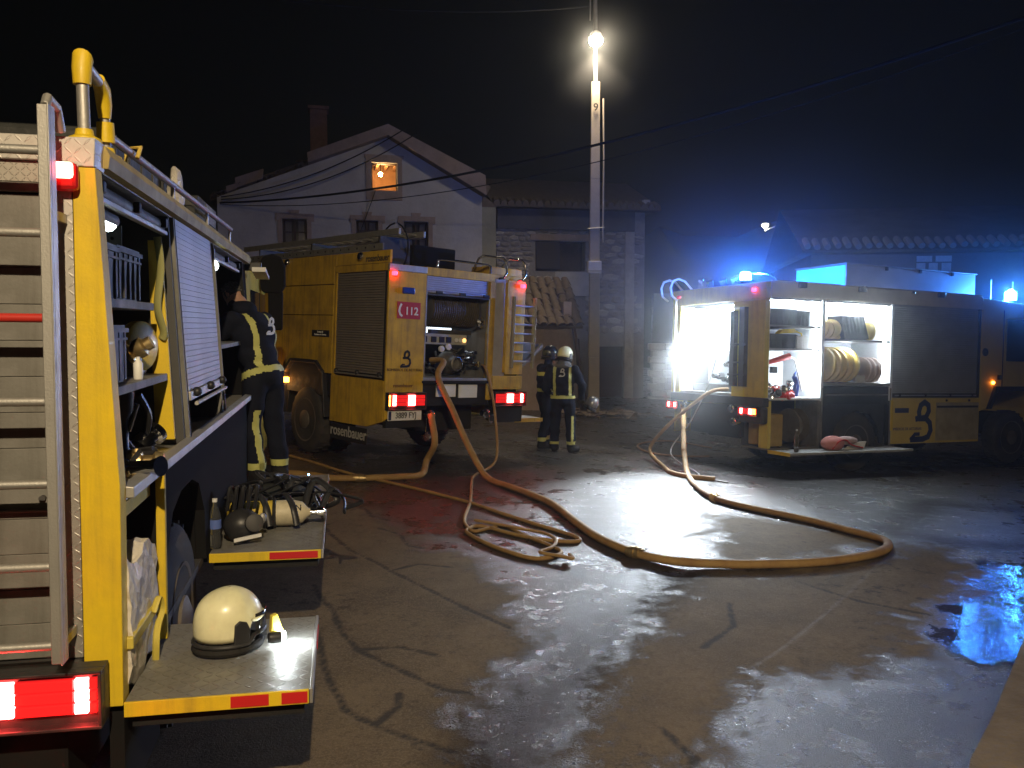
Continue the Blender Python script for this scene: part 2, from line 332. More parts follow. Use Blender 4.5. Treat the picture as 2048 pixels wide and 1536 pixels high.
def road_material():
    m = bpy.data.materials.new('wet concrete road'); m.use_nodes = True; nt = m.node_tree; N = nt.nodes; L = nt.links; b = N['Principled BSDF']
    geo = N.new('ShaderNodeNewGeometry')
    def inp(q, i, v):
        if isinstance(v, (int,float)): q.inputs[i].default_value = v
        else: L.new(v, q.inputs[i])
    def mth(op, *ins, cl=False):
        q = N.new('ShaderNodeMath'); q.operation = op; q.use_clamp = cl
        for i, v in enumerate(ins): inp(q, i, v)
        return q.outputs[0]
    def noise(sc, det=6, rg=.6, st=None):
        q = N.new('ShaderNodeTexNoise'); q.inputs['Scale'].default_value = sc; q.inputs['Detail'].default_value = det; q.inputs['Roughness'].default_value = rg
        if st:
            mp = N.new('ShaderNodeMapping'); mp.inputs['Scale'].default_value = st[:3]; mp.inputs['Rotation'].default_value = (0,0,st[3]); L.new(geo.outputs['Position'], mp.inputs[0]); L.new(mp.outputs[0], q.inputs['Vector'])
        else: L.new(geo.outputs['Position'], q.inputs['Vector'])
        return q.outputs[0]
    def attr(n):
        q = N.new('ShaderNodeAttribute'); q.attribute_name = n; return q.outputs['Fac']
    def rng(v, a, c, lo=0., hi=1.):
        q = N.new('ShaderNodeMapRange'); q.clamp = True; inp(q,0,v); q.inputs[1].default_value = a; q.inputs[2].default_value = c; inp(q,3,lo); inp(q,4,hi); return q.outputs[0]
    def mix(f, c1, c2):
        q = N.new('ShaderNodeMix'); q.data_type = 'RGBA'; inp(q,0,f)
        for i, c in ((6,c1),(7,c2)):
            if isinstance(c, tuple): q.inputs[i].default_value = (*c,1)
            else: L.new(c, q.inputs[i])
        return q.outputs[2]
    n1 = noise(1.6, 8, .65); n2 = noise(7, 8, .7); n3 = noise(70, 5, .7); n4 = noise(.45, 4, .5); n5 = noise(260, 2, .6)
    jit = mth('ADD', mth('MULTIPLY', mth('SUBTRACT', mth('ADD', n1, mth('MULTIPLY', n2, .6)), .8), 1.25), mth('MULTIPLY', mth('SUBTRACT', n3, .5), .55))
    w = rng(mth('ADD', attr('wetness'), jit), -.10, .20)                    # 0 dry .. 1 wet
    film = rng(mth('ADD', mth('MULTIPLY', n1, .6), mth('MULTIPLY', n2, .4)), .44, .60)   # where water stands
    gl = mth('SUBTRACT', 1., rng(mth('ADD', attr('gully'), mth('MULTIPLY', mth('SUBTRACT', n2, .5), .35)), .08, .40))
    seam = mth('SUBTRACT', 1., rng(mth('ADD', attr('seam'), mth('MULTIPLY', mth('SUBTRACT', n2, .5), .09)), .008, .032))
    spots = rng(n2, .555, .63); spots = mth('MULTIPLY', spots, rng(n4, .44, .56))
    jn = mth('SUBTRACT', 1., rng(mth('ADD', attr('joint'), mth('MULTIPLY', mth('SUBTRACT', n2, .5), .06)), .006, .022))
    dampc = mth('MAXIMUM', mth('MAXIMUM', w, mth('MULTIPLY', seam, 1.)), mth('MULTIPLY', spots, .75), cl=True)
    damp = mth('MAXIMUM', w, mth('MULTIPLY', jn, .25))
    dryc = mix(rng(n1, .35, .7), (.175,.130,.078), (.088,.067,.043)); dryc = mix(rng(n3, .45, .75), dryc, (.23,.185,.125))
    dryc = mix(mth('MULTIPLY', rng(noise(19, 6, .75), .5, .72), .6), dryc, (.065,.05,.034)); dryc = mix(mth('MULTIPLY', rng(n5, .55, .75), .5), dryc, (.05,.04,.03))
    wetc = mix(rng(n2, .35, .7), (.055,.047,.038), (.034,.029,.024))
    col = mix(dampc, dryc, wetc); col = mix(mth('MULTIPLY', gl, .85), col, (.026,.018,.012))
    L.new(col, b.inputs['Base Color'])
    rw = rng(film, 0, 1, .40, .20); rw = mth('ADD', rw, mth('MULTIPLY', gl, .02)); 
    pdl = rng(mth('ADD', attr('puddle'), mth('MULTIPLY', mth('SUBTRACT', n1, .5), .5)), -.05, .12)
    glint = rng(noise(150, 2, .5), .60, .68)
    rw = mth('SUBTRACT', rw, mth('MULTIPLY', glint, .22)); rw = mth('MULTIPLY', rw, mth('SUBTRACT', 1., mth('MULTIPLY', pdl, .85))); rw = mth('MAXIMUM', rw, .05)
    rough = mth('ADD', mth('MULTIPLY', damp, rw), mth('MULTIPLY', mth('SUBTRACT', 1., damp), .88)); L.new(rough, b.inputs['Roughness'])
    spec = mth('MULTIPLY', mth('ADD', .16, mth('MULTIPLY', damp, .12)), mth('SUBTRACT', 1., mth('MULTIPLY', gl, .75))); L.new(spec, b.inputs['Specular IOR Level'])
    h = mth('ADD', mth('MULTIPLY', n3, .7), mth('MULTIPLY', n5, .35)); h = mth('ADD', h, mth('MULTIPLY', n2, .6)); h = mth('ADD', h, mth('MULTIPLY', mth('MULTIPLY', noise(26, 3, .6), .7), mth('ADD', .15, w))); h = mth('ADD', h, mth('MULTIPLY', noise(120, 3, .7), mth('MULTIPLY', w, 1.1)))
    amp = mth('SUBTRACT', 1., mth('MULTIPLY', mth('MULTIPLY', w, film), .45)); amp = mth('MULTIPLY', amp, mth('SUBTRACT', 1., mth('MULTIPLY', pdl, .86)))
    bp = N.new('ShaderNodeBump'); bp.inputs['Distance'].default_value = .016; L.new(mth('MULTIPLY', amp, .75), bp.inputs['Strength']); L.new(h, bp.inputs['Height']); L.new(bp.outputs[0], b.inputs['Normal'])
    return m
road.data.materials.append(road_material())
# ------------------------------------------------------------------ shared vehicle parts
def wheel(parent, x, y, r, w, side, rimr):          # side +1: outer face towards +x
    prof = [(rimr, -w/2), (r*.86, -w/2), (r*.96, -w*.40), (r, -w*.3), (r, w*.3), (r*.96, w*.40), (r*.86, w/2), (rimr, w/2)]
    M = XAX
    wh = MB().lathe(prof, 40, (0,0,0), M).build('wheel', TYR, parent, smooth=True, auto=35); wh.location = (x, y, r)
    s = side; rb = MB()
    rb.lathe([(rimr, -.02), (rimr, .02), (rimr*.93, .015), (rimr*.86, -.05), (rimr*.45, -.06), (rimr*.42, .03), (rimr*.2, .06), (.001, .06)], 32, (s*w/2*.9,0,0), rot('Y', 90*s))
    for k in range(10):
        a = k*math.pi/5; rb.tube([(s*(w/2*.9-.06), math.cos(a)*rimr*.55, math.sin(a)*rimr*.55), (s*(w/2*.9-.025), math.cos(a)*rimr*.55, math.sin(a)*rimr*.55)], .014, 6)
    rb.build('rim', mat('dusty wheel rim', (.16,.14,.12), .55, .3, dirt=.6, dscale=8, dcol=(.09,.075,.06)), wh, smooth=True)
    t = MB()                                        # tread lugs, joined
    for k in range(48):
        a = 2*math.pi*k/48; c, sn = math.cos(a), math.sin(a); Mx = Matrix(((1,0,0),(0,c,-sn),(0,sn,c)))
        t.obox(Mx @ Vector(((-1)**k*w*.2, 0, r)), (w*.36, r*.06, .016), Mx)
    t.build('tread', TYR, wh, kind='stuff')
    return wh
def slat_row(parent, n, z0, z1, box, m, axis='side'):
    """n slats between z0 and z1; box = (a0,a1,b0,b1): x0,x1,y0,y1 at bottom ; shift list for taper"""
    pitch = (z1-z0)/n; proto = None; out = []
    x0, x1, y0, y1, tap = box
    for k in range(n):
        t = (k+.5)/n
        if proto is None:
            mb = MB(); h = pitch*.5
            if axis == 'side': mb.prism([(x0, -h*.985),(x1*1., -h*.93),(x1, h*.90),(x0, h*.985)] , 1, y0, y1)
            else: mb.prism([(y1, -h*.96),(y0, -h*.80),(y0, h*.70),(y1, h*.96)], 0, x0, x1)
            proto = mb.build('slat', m, parent); o = proto
        else: o = clone(proto, parent)
        o.location = (tap*t, 0, z0 + pitch*(k+.5)); out.append(o)
    return out
def ladder(parent, x0, x1, y, z0, z1, zs, m, hook=0, redr=None, rw=.04, lean=0):
    la = bpy.data.objects.new('ladder', None); COL.objects.link(la); la.parent = parent
    for x in (x0, x1):
        mb = MB(); xx = x if x == x1 else x
        mb.box(xx-rw, xx, y-.012, y+.035, z0, z1); mb.box(xx-.006, xx, y-.03, y-.012, z0, z1)
        if hook: mb.tube([(xx-rw*.5,y+.01,z1),(xx-rw*.5,y+.03,z1+.03),(xx-rw*.5,y+.12,z1+.02),(xx-rw*.5,y+.16,z1-.05)], .016, 8)
        mb.build('ladder_rail', m, la, bevel=.004)
    for k, z in enumerate(zs):
        MB().tube([(x0, y+.012, z), (x1-rw, y+.012, z)], .015, 10).build('rung', REDP if k == redr else m, la, smooth=True)
    return la
def tail_cluster(parent, x0, x1, z0, z1, y, lit, amber=None, housing=True, n=4):
    tl = MB()
    tl.box(x0, x1, y, y+.07, z0, z1).build('x', BPL) if False else None
    h = MB(); t = .012; h.box(x0,x1,y+.02,y+.08,z0,z1); h.box(x0,x1,y-.02,y+.02,z1-t,z1); h.box(x0,x1,y-.02,y+.02,z0,z0+t); h.box(x0,x0+t,y-.02,y+.02,z0+t,z1-t); h.box(x1-t,x1,y-.02,y+.02,z0+t,z1-t)
    ho = h.build('tail_lamp', BPL, parent, bevel=.003)
    a, b = x0+t+.004, x1-t-.004; zz0, zz1 = z0+(z1-z0)*.24, z1-(z1-z0)*.14
    edges = sorted(set([a, b] + [e for s in lit for e in s[:2]] + ([amber[0], amber[1]] if amber else [])))
    for u, v in zip(edges[:-1], edges[1:]):
        c = (u+v)/2; m = LRED
        if any(s[0] <= c <= s[1] for s in lit): m = LREDB
        if amber and amber[0] <= c <= amber[1]: m = LAMB
        mb = MB()
        for r_ in range(3):
            q0 = zz0 + (zz1-zz0)*r_/3 + .003; q1 = zz0 + (zz1-zz0)*(r_+1)/3 - .003
            mb.box(u+.002, v-.002, y-.006, y+.018, q0, q1)
        mb.build('lens', m, ho, bevel=.003)
    return ho
def bevelbox(name, parent, m, x0,x1,y0,y1,z0,z1, b=.01, **k): return MB().box(x0,x1,y0,y1,z0,z1).build(name, m, parent, bevel=b, **k)
def stroke_logo(parent, ox, oz, s, pl, w0, w1, m):       # the three-like flame mark; u to the right, v up
    P = [(.30,.71),(.46,.74),(.42,.95),(.50,1.17),(.68,1.27),(.86,1.17),(.89,.97),(.76,.76),(.46,.72),(.76,.72),(.95,.57),(1.0,.32),(.88,.10),(.64,.03),(.08,.02)]
    Q = [(.06,.02),(.26,.20),(.46,.20)]
    mb = MB()
    def tr(p): return (ox+(p[0]-.5)*s, oz+(p[1]-.65)*s)
    if pl == 'rear':
        mb.ribbon([tr(p) for p in P], .19*s, 1, w0, w1); mb.ribbon([tr(p) for p in Q], .12*s, 1, w0, w1)
    else:
        mb.ribbon([tr(p) for p in P], .19*s, 0, w0, w1); mb.ribbon([tr(p) for p in Q], .12*s, 0, w0, w1)
    return mb.build('emblem', m, parent)

# ------------------------------------------------------------------ near truck (left edge)
A = thing('fire_engine', 'near yellow fire engine with rear ladder, open side lockers and two fold-down steps', 'fire engine', T1)
def rear_part():
    # rear corner column, tapering inwards to the roof
    MB().prism([(-.126,.655),(0,.655),(.004,1.44),(-.054,2.542),(-.126,2.542)], 1, 0, .085).build('corner_column', YEL, A, bevel=.004)
    MB().prism([(-.126,2.5425),(-.0545,2.5425),(-.0495,2.64),(-.2,2.64),(-.2,2.5425)], 1, -.006, .12).build('corner_cap', TRY, A, bevel=.003)
    MB().box(-.192,-.128,.004,.05,.84,2.54).build('corner_trim', TRY, A, bevel=.003)
    # rear shutter: wide flat slats, bars and a perforated header
    h = MB(); h.box(-2.2,-.202,-.012,.03,2.556,2.64); h.build('header_beam', TRY, A, bevel=.004)
    MB().box(-2.2,-.202,.006,.03,2.487,2.554).build('shutter_header', mat('perforated header', (.4,.38,.34), .5, .4, pattern=(0,2,.018,.8), dirt=.3), A)
    MB().box(-2.2,-.202,.001,.028,2.452,2.484).build('shutter_lip', ALUP, A, bevel=.004)
    slat = None
    zz = [.84+.123*i for i in range(14)]
    for i in range(13):
        z = .845 + i*.1232
        if 1.38 < z+.06 < 1.46: pass
        mb = MB().box(-2.2,-.204,.014,.03,z,z+.1215)
        if slat is None: slat = mb.build('slat', ALUP, A, bevel=.002); base = z
        else: clone(slat, A, (0,0,z-base))
    b = MB(); b.box(-2.2,-.206,-.014,.012,1.375,1.455); b.box(-2.2,-.206,-.02,-.014,1.367,1.377); b.build('shutter_bar', ALUP, A, bevel=.004)
    bo = MB(); bo.tube([(-.238,-.03,1.415),(-.238,-.012,1.415)], .011, 10); bo.build('bolt', DGR, A)
    MB().box(-2.2,-.128,.03,.06,.66,2.54).build('rear_frame', DGR, A)
    MB().box(-2.4,-2.205,0,.09,.655,2.54).build('corner_column', YEL, A, bevel=.004)
    MB().box(-2.2,-.13,-.02,.05,.655,.835).build('rear_bumper', DGR, A, bevel=.01)
    ladder(A, -.60, -.131, -.18, .895, 2.70, [.951,1.216,1.49,1.759,2.029,2.30,2.56], ALU, hook=1, redr=4)
    for z in (.93, 2.35):
        MB().box(-.165,-.145,-.145,.0,z,z+.03).build('ladder_bracket', ALU, A)
    tail_cluster(A, -.46, -.040, .632, .836, -.10, [(-.44,-.318),(-.132,-.085)])
    light('POINT', 'tail_glow', (-.10,-.17,.70), 1.6, (1,.02,.01), .04, A); light('POINT', 'tail_glow', (-.36,-.17,.70), 1.6, (1,.02,.01), .04, A)
    MB().box(-2.36,-1.94,-.10,-.02,.64,.83).build('tail_lamp', LRED, A, bevel=.01)
    mk = MB().box(-.18,-.098,-.05,-.007,2.455,2.55).build('marker_lamp', LREDD, A, bevel=.015)
    MB().box(-.166,-.105,-.072,-.05,2.492,2.546).build('marker_lens', mat('marker lens lit', (.9,.3,.3), .2, emit=(1,.13,.10), es=20), mk, bevel=.012)
rear_part()
# roof, floors, inner walls
MB().box(-2.37,-.078,.125,4.86,2.552,2.632).build('roof', TRZ, A)
MB().prism([(-.076,2.556),(-.036,2.556),(-.030,2.60),(-.045,2.634),(-.076,2.634)], 1, .10, 4.9).build('gutter_beam', mat('dirty yellow gutter', (.45,.33,.10), .5, dirt=.7, dscale=5, dcol=(.2,.15,.08)), A)
MB().box(-2.37,-.02,.09,4.86,1.36,1.40).build('locker_floor', ALU, A)
MB().prism([(-.02,1.385),(.03,1.385),(.03,1.425),(-.02,1.432)], 1, .09, 4.86).build('sill', ALU, A, bevel=.004)
MB().box(-2.37,-.03,.62,4.86,.62,.66).build('sub_floor', DGR, A)
MB().box(-.95,-.93,.09,4.86,.66,2.55).build('bulkhead', DGR, A)
MB().box(-2.37,-2.35,.09,4.86,.66,2.55).build('far_side', YEL, A)
MB().box(-.93,-.09,.09,.10,.66,2.55).build('bulkhead', DGR, A)
for y0, y1 in ((1.40,1.44),(2.70,2.84),(4.52,4.88)):
    MB().prism([(-.93,1.40),(-.02,1.40),(-.085,2.55),(-.93,2.55)], 1, y0, y1).build('partition', BLM if y1 > 4 else DGR, A)
# door frames and jambs
for y0, y1, m in ((.088,.108,BLK),(1.442,1.462,ALUP),(1.464,1.492,BLK),(2.69,2.71,ALUP),(2.83,2.85,ALUP),(4.50,4.52,BLK)):
    MB().prism([(-.03,1.43),(.0,1.43),(-.068,2.55),(-.10,2.55)], 1, y0, y1).build('door_jamb', m, A)
# yellow inner post with a hanging lay-flat hose
MB().prism([(-.14,1.44),(-.05,1.44),(-.10,2.42),(-.16,2.42)], 1, 1.30, 1.325).build('inner_post', YEL, A)
# roller of compartment one and three
for y0, y1 in ((.12,1.40),(2.86,4.48)):
    r_ = MB().tube([(-.13,y0,2.50),(-.13,y1,2.50)], .035, 14).build('shutter_roller', ALUP, A, smooth=True)
    for k in range(3):
        y = y0+.08+(y1-y0-.16)*k/2
        MB().box(-.10,-.072,y-.02,y+.02,2.485,2.53).build('roller_clip', BPL, A, bevel=.006)
    MB().box(-.115,-.085,y0,y1,2.455,2.475).build('shutter_bar', ALU, A, bevel=.004)
# middle shutter: thirty slats, handle bar
slat_row(A, 30, 1.665, 2.552, (-.045,-.012,1.495,2.688,-.058), mat('shutter slat', (.46,.46,.50), .45, .35, dirt=.3, dscale=3, dcol=(.34,.34,.37)))
MB().box(-.045,.0,1.495,2.688,1.615,1.662).build('shutter_bar', ALU, A, bevel=.004)
for y in (1.60,2.08,2.58):
    MB().ball((.012,y,1.655), .026, 12).build('handle_knob', BPL, A, smooth=True)
MB().tube([(.022,1.52,1.60),(.022,2.66,1.60)], .011, 10).build('handle_bar', ALU, A, smooth=True)
# shelves of compartment one
MB().prism([(.11,2.075),(1.12,2.075),(1.12,2.110),(.11,2.110)], 0, -.85, -.10).build('shelf', ALUP, A, bevel=.003)
MB().prism([(.11,1.735),(1.28,1.735),(1.28,1.770),(.11,1.770)], 0, -.85, -.075).build('shelf', ALUP, A, bevel=.003)
pb = MB().box(-.62,-.22,1.05,1.06,2.32,2.46)
for k in range(4):
    for q in (-.58,-.26): pb.tube([(q,1.045,2.335+.033*k),(q,1.052,2.335+.033*k)], .008, 8, 1)
pb.build('perforated_plate', [ALUP, BLK], A)
# comp one and three lamps
l1 = MB().box(-.30,-.12,.20,.62,2.405,2.455).build('locker_lamp', ALUP, A, bevel=.02)
MB().tube([(-.16,.24,2.418),(-.16,.58,2.418)], .034, 12).build('lamp_lens', LDIM, l1, smooth=True)
l2 = MB().box(-.26,-.10,2.92,3.30,2.42,2.46).build('locker_lamp', ALUP, A, bevel=.02)
MB().tube([(-.12,2.95,2.425),(-.12,3.22,2.425)], .034, 12).build('lamp_lens', LDIM, l2, smooth=True)
MB().box(-.9,-.4,3.55,4.35,1.9,2.3).build('gear_cabinet', mat('pale green cabinet', (.32,.38,.34), .6, dirt=.3), A, bevel=.01)
MB().box(-.85,-.06,2.86,4.5,1.84,1.87).build('shelf', ALUP, A)
# lower body: rear bay, yellow strip, wheel arch, skirts, steps
MB().box(-.003,.034,.60,.63,.675,1.385).build('edge_strip', YEL, A, bevel=.003)
MB().box(-.9,-.005,.605,.66,.66,1.36).build('partition', BLM, A)
MB().prism([(.08,1.30),(.58,1.30),(.58,1.355),(.08,1.355)], 0, -.05, -.02).build('locker_lintel', YEL, A)
MB().box(-.9,-.02,.09,.60,.62,.66).build('locker_floor', DGR, A)
arch = [(.66,.66),(.66,1.36),(2.0,1.36),(2.0,.66),(1.93,.66),(1.90,.95),(1.72,1.14),(1.5,1.20),(1.2,1.20),(.98,1.14),(.80,.95),(.76,.66)]
MB().prism(arch, 0, -.06, -.005).build('wheel_arch', BLM, A)
MB().prism([(.76,.66),(.80,.95),(.98,1.14),(1.2,1.20),(1.5,1.20),(1.72,1.14),(1.90,.95),(1.93,.66),(1.96,.66),(1.93,.98),(1.74,1.17),(1.5,1.225),(1.2,1.225),(.96,1.17),(.77,.98),(.73,.66)], 0, -.45, -.062).build('mudguard', BLM, A)
MB().box(-.06,-.005,2.0,4.9,.62,1.36).build('lower_panel', BLM, A)
wheel(A, -.17, 1.34, .50, .27, 1, .30); wheel(A, -2.2, 1.34, .50, .27, -1, .30)
wheel(A, -.17, 5.55, .50, .27, 1, .30); wheel(A, -2.2, 5.55, .50, .27, -1, .30)
MB().box(-2.2,-.2,.05,.60,.28,.63).build('underbody', BLM, A)
MB().box(-1.6,-.8,.60,7.0,.42,.62).build('chassis', BLM, A)
MB().box(-.06,-.01,.05,.64,.24,.62).build('mudflap', BLM, A)
def step(y0, y1, reds, T=A):
    p = MB().box(.004,.643,y0,y1,.645,.668).build('folding_step', TRZ, T)
    e = MB().box(.004,.643,y0-.012,y0-.001,.618,.672).build('step_edge', YEL, p, bevel=.002)
    for a, b in reds: MB().box(a, b, y0-.016, y0-.0125, .625, .666).build('reflector', REDM, p)
    MB().box(.645,.657,y0-.01,y1,.618,.674).build('step_side', ALU, p, bevel=.002)
    MB().box(.658,.661,(y0+y1)/2+(y1-y0)*.12,(y0+y1)/2+(y1-y0)*.38,.628,.664).build('reflector', REDM, p)
    MB().box(.02,.625,y0+.04,y1-.04,.56,.643).build('step_frame', BLK, p)
    return p
s1 = step(0, .80, [(.366,.50),(.545,.638)]); s2 = step(1.99, 4.60, [(.345,.625)])
# roof rail: elbows, posts and the long tube
rl = bpy.data.objects.new('roof_rail', None); COL.objects.link(rl); rl.parent = A
MB().tube([(-.115,.115,2.66),(-.12,.12,2.90)], .021, 14).build('rail_post', ALU, rl, smooth=True)
MB().tube([(-.12,.14,2.93),(-.125,.36,2.915)], .019, 12).build('rail_tube', ALU, rl, smooth=True)
MB().tube([(-.12,.12,2.845),(-.12,.12,2.90),(-.12,.13,2.94),(-.12,.17,2.94)], [.030,.033,.034,.026], 14).build('elbow_fitting', YEL, rl, smooth=True)
MB().tube([(-.125,.34,2.925),(-.125,.40,2.90),(-.125,.42,2.85),(-.125,.425,2.80)], [.024,.030,.029,.023], 14).build('elbow_fitting', YEL, rl, smooth=True)
MB().tube([(-.125,.425,2.83),(-.125,.44,2.66)], .019, 12).build('rail_post', ALU, rl, smooth=True)
MB().tube([(-.125,.43,2.785),(-.125,.435,2.71)], [.032,.034], 14).build('elbow_fitting', YEL, rl, smooth=True)
MB().lathe([(.06,0),(.055,.018),(.032,.03),(.028,.05)], 18, (-.115,.115,2.64)).build('post_foot', YEL, rl, smooth=True)
MB().lathe([(.06,0),(.055,.018),(.032,.03),(.028,.05)], 18, (-.125,.44,2.64)).build('post_foot', YEL, rl, smooth=True)
MB().tube([(-.13,.46,2.748),(-.13,2.4,2.775),(-.13,4.3,2.80)], .018, 12).build('rail_tube', mat('dull rail tube', (.3,.3,.34), .45, .7), rl, smooth=True)
for y in (1.8, 3.0, 4.2): MB().tube([(-.13,y,2.635),(-.13,y,2.77)], .012, 8).build('rail_post', ALU, rl)
MB().tube([(-.10,.84,2.73),(-.09,.86,2.78),(-.15,.88,2.78),(-.16,.88,2.66),(-.11,.86,2.645)], .010, 6).build('strap', HOSY, rl)
# side work lamp, cab and mirror
wl = MB().box(-.10,.06,4.90,4.95,2.50,2.58).build('work_lamp', BPL, A, bevel=.01)
MB().prism([(4.86,2.49),(5.25,2.44),(5.25,2.47),(4.86,2.53)], 0, -.02, .10).build('lamp_glass', WHT, wl)
cabm = MB().prism([(5.0,.55),(7.3,.55),(7.35,1.5),(7.1,2.55),(5.0,2.55)], 0, -2.32, -.10).build('cab', YEL, A, bevel=.03)
MB().prism([(5.5,1.6),(6.3,1.6),(6.3,2.35),(5.5,2.35)], 0, -.098, -.09).build('side_window', GLS, cabm)
MB().prism([(6.4,1.6),(7.2,1.6),(7.05,2.35),(6.4,2.35)], 0, -.098, -.09).build('side_window', GLS, cabm)
mr = MB().prism([(-.12,2.44),(-.07,2.36),(.12,2.36),(.165,2.44),(.165,2.66),(.12,2.76),(.03,2.79),(-.07,2.76),(-.12,2.66)], 1, 6.55, 6.68).build('wing_mirror', BLM, A, bevel=.02)
MB().prism([(-.02,1.95),(.13,1.95),(.14,2.38),(-.02,2.38)], 1, 6.57, 6.66).build('mirror_lower', BLM, mr, bevel=.02)
MB().tube([(-.1,6.6,2.55),(-.14,6.6,2.3),(-.12,6.6,1.9)], .015, 8).build('mirror_arm', BPL, mr)

# ------------------------------------------------------------------ middle truck
B = thing('fire_engine', 'middle yellow fire engine with half-raised rear shutter, pump and number plate', 'fire engine', T2)
def body_b():
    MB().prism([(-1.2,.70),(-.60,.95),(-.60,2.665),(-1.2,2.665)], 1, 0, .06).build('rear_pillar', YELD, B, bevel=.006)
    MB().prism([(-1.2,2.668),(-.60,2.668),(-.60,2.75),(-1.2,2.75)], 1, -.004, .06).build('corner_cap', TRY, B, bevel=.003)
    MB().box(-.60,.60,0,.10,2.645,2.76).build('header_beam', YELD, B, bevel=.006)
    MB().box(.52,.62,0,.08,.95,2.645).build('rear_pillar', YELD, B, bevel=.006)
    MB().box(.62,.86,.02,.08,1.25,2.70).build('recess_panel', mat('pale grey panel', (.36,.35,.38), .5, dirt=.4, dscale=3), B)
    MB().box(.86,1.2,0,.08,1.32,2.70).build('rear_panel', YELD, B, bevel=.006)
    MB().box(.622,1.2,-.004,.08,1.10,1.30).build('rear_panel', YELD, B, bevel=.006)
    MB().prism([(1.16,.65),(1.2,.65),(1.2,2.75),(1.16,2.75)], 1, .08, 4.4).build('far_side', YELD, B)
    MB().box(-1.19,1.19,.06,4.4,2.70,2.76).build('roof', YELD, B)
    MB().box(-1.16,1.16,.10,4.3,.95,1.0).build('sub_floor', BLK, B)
    MB().box(-.60,.52,.0,1.1,1.225,1.262).build('locker_floor', ALU, B, bevel=.004)
    MB().box(-.62,-.60,.06,1.1,1.26,2.65).build('partition', BLM, B); MB().box(.52,.54,.06,1.1,1.26,2.65).build('partition', ALUP, B)
    MB().box(-.62,.54,1.1,1.12,1.26,2.65).build('bulkhead', BLM, B)
    MB().box(.50,.517,-.002,.03,1.27,2.40).build('door_jamb', mat('brass edge strip', (.5,.42,.2), .4, .6), B); MB().box(-.60,-.585,-.002,.03,1.27,2.64).build('door_jamb', ALU, B)
    # left side
    MB().prism([(.03,.68),(.43,.575),(1.42,.56),(1.42,1.22),(.03,1.22)], 0, -1.205, -1.16).build('side_panel', YELD, B, bevel=.006)
    MB().box(-1.2,-1.165,.03,.085,1.22,2.66).build('door_jamb', BLK, B); MB().box(-1.2,-1.165,1.345,1.41,1.22,2.70).build('door_jamb', YELD, B)
    MB().box(-1.2,-1.165,.03,1.41,2.665,2.76).build('side_panel', YELD, B)
    MB().box(-1.2,-1.165,-.005,1.36,2.765,2.93).build('side_panel', YELD, B, bevel=.004)
    up = [(1.42,2.515),(4.40,2.515),(4.40,2.93),(1.365,2.93),(1.365,2.765),(1.42,2.765)]
    MB().prism(up, 0, -1.2, -1.165).build('side_panel', YELD, B, bevel=.004)
    MB().box(-1.2,-1.165,1.42,4.40,2.075,2.503).build('side_panel', YELD, B, bevel=.004)
    lo = [(1.42,1.235),(1.62,1.235),(1.66,1.27),(1.84,1.41),(2.64,1.41),(2.88,1.20),(2.98,1.20),(4.4,1.20),(4.4,2.065),(1.42,2.065)]
    MB().prism(lo, 0, -1.2, -1.165).build('side_panel', YELD, B, bevel=.004)
    MB().box(-1.163,-1.14,.09,4.38,.9,2.9).build('side_backing', BLK, B)
    MB().box(-1.19,-1.17,.088,1.342,1.235,1.285).build('shutter_bar', BLK, B)
    for y in (.16,.72,1.28): MB().ball((-1.20,y,1.29), .035, 10).build('handle_knob', BPL, B, smooth=True)
    MB().tube([(-1.205,.1,1.262),(-1.205,1.33,1.262)], .012, 8).build('handle_bar', ALU, B)
    sh = MB()
    for k in range(40):
        z = 1.29 + k*.0342; sh.prism([(-1.163,z),(-1.185,z+.002),(-1.185,z+.027),(-1.163,z+.033)], 1, .088, 1.342)
    sh.build('shutter_slats', mat('brown grey shutter', (.23,.20,.17), .55, .2, dirt=.5, dscale=2.5, dcol=(.15,.13,.12)), B, kind='stuff')
    # arch trim, flap, lamps
    trim = [(1.52,.60),(1.56,.60),(1.66,1.22),(1.85,1.36),(2.62,1.36),(2.82,1.18),(2.88,.55),(2.93,.55),(2.89,1.22),(2.65,1.405),(1.83,1.405),(1.62,1.26)]
    MB().prism(trim, 0, -1.235, -1.14).build('arch_trim', BPL, B, bevel=.005)
    MB().prism([(1.56,.60),(1.66,1.22),(1.85,1.36),(2.62,1.36),(2.82,1.18),(2.88,.55),(2.85,.55),(2.79,1.16),(2.6,1.33),(1.87,1.33),(1.69,1.2),(1.59,.60)], 0, -1.14, -.75).build('mudguard', BLK, B)
    MB().box(-1.235,-1.15,2.78,2.88,1.02,1.10).build('amber_lamp', LAMB, B, bevel=.01)
    fl = MB().box(-1.20,-1.185,.43,1.39,.32,.545).build('mudflap', BLK, B, bevel=.004)
    textobj('rosenbauer', fl, (-1.2035,.90,.445), LEFTTXT, .21, mat('flap lettering', (.42,.41,.38), .7), off=.003)
    sg = MB().box(-1.206,-1.2,1.51,2.02,1.755,1.85).build('name_plate', BPL, B)
    textobj('Servicio de\nBomberos de Asturias', sg, (-1.2075,1.765,1.805), LEFTTXT, .038, WHT, off=.0005)
    textobj('rosenbauer', B, (-1.2025,.30,2.83), LEFTTXT, .125, BPL, off=.002)
    # reflector lamps on the side
    for y in (2.84, .69):
        MB().lathe([(.055,0),(.06,.02),(.045,.05),(.001,.055)], 16, (-1.2,y,2.868), rot('Y',-90)).build('side_lamp', CHR, B, smooth=True)
    # roof rails and beams
    bm_ = MB().box(-1.19,-1.165,.20,4.35,2.94,3.03).build('roof_beam', ALUP, B, bevel=.004)
    hm = MB()
    for k in range(18): hm.tube([(-1.196,.4+.22*k,2.985),(-1.19,.4+.22*k,2.985)], .014, 8)
    hm.build('rivets', BLK, bm_)
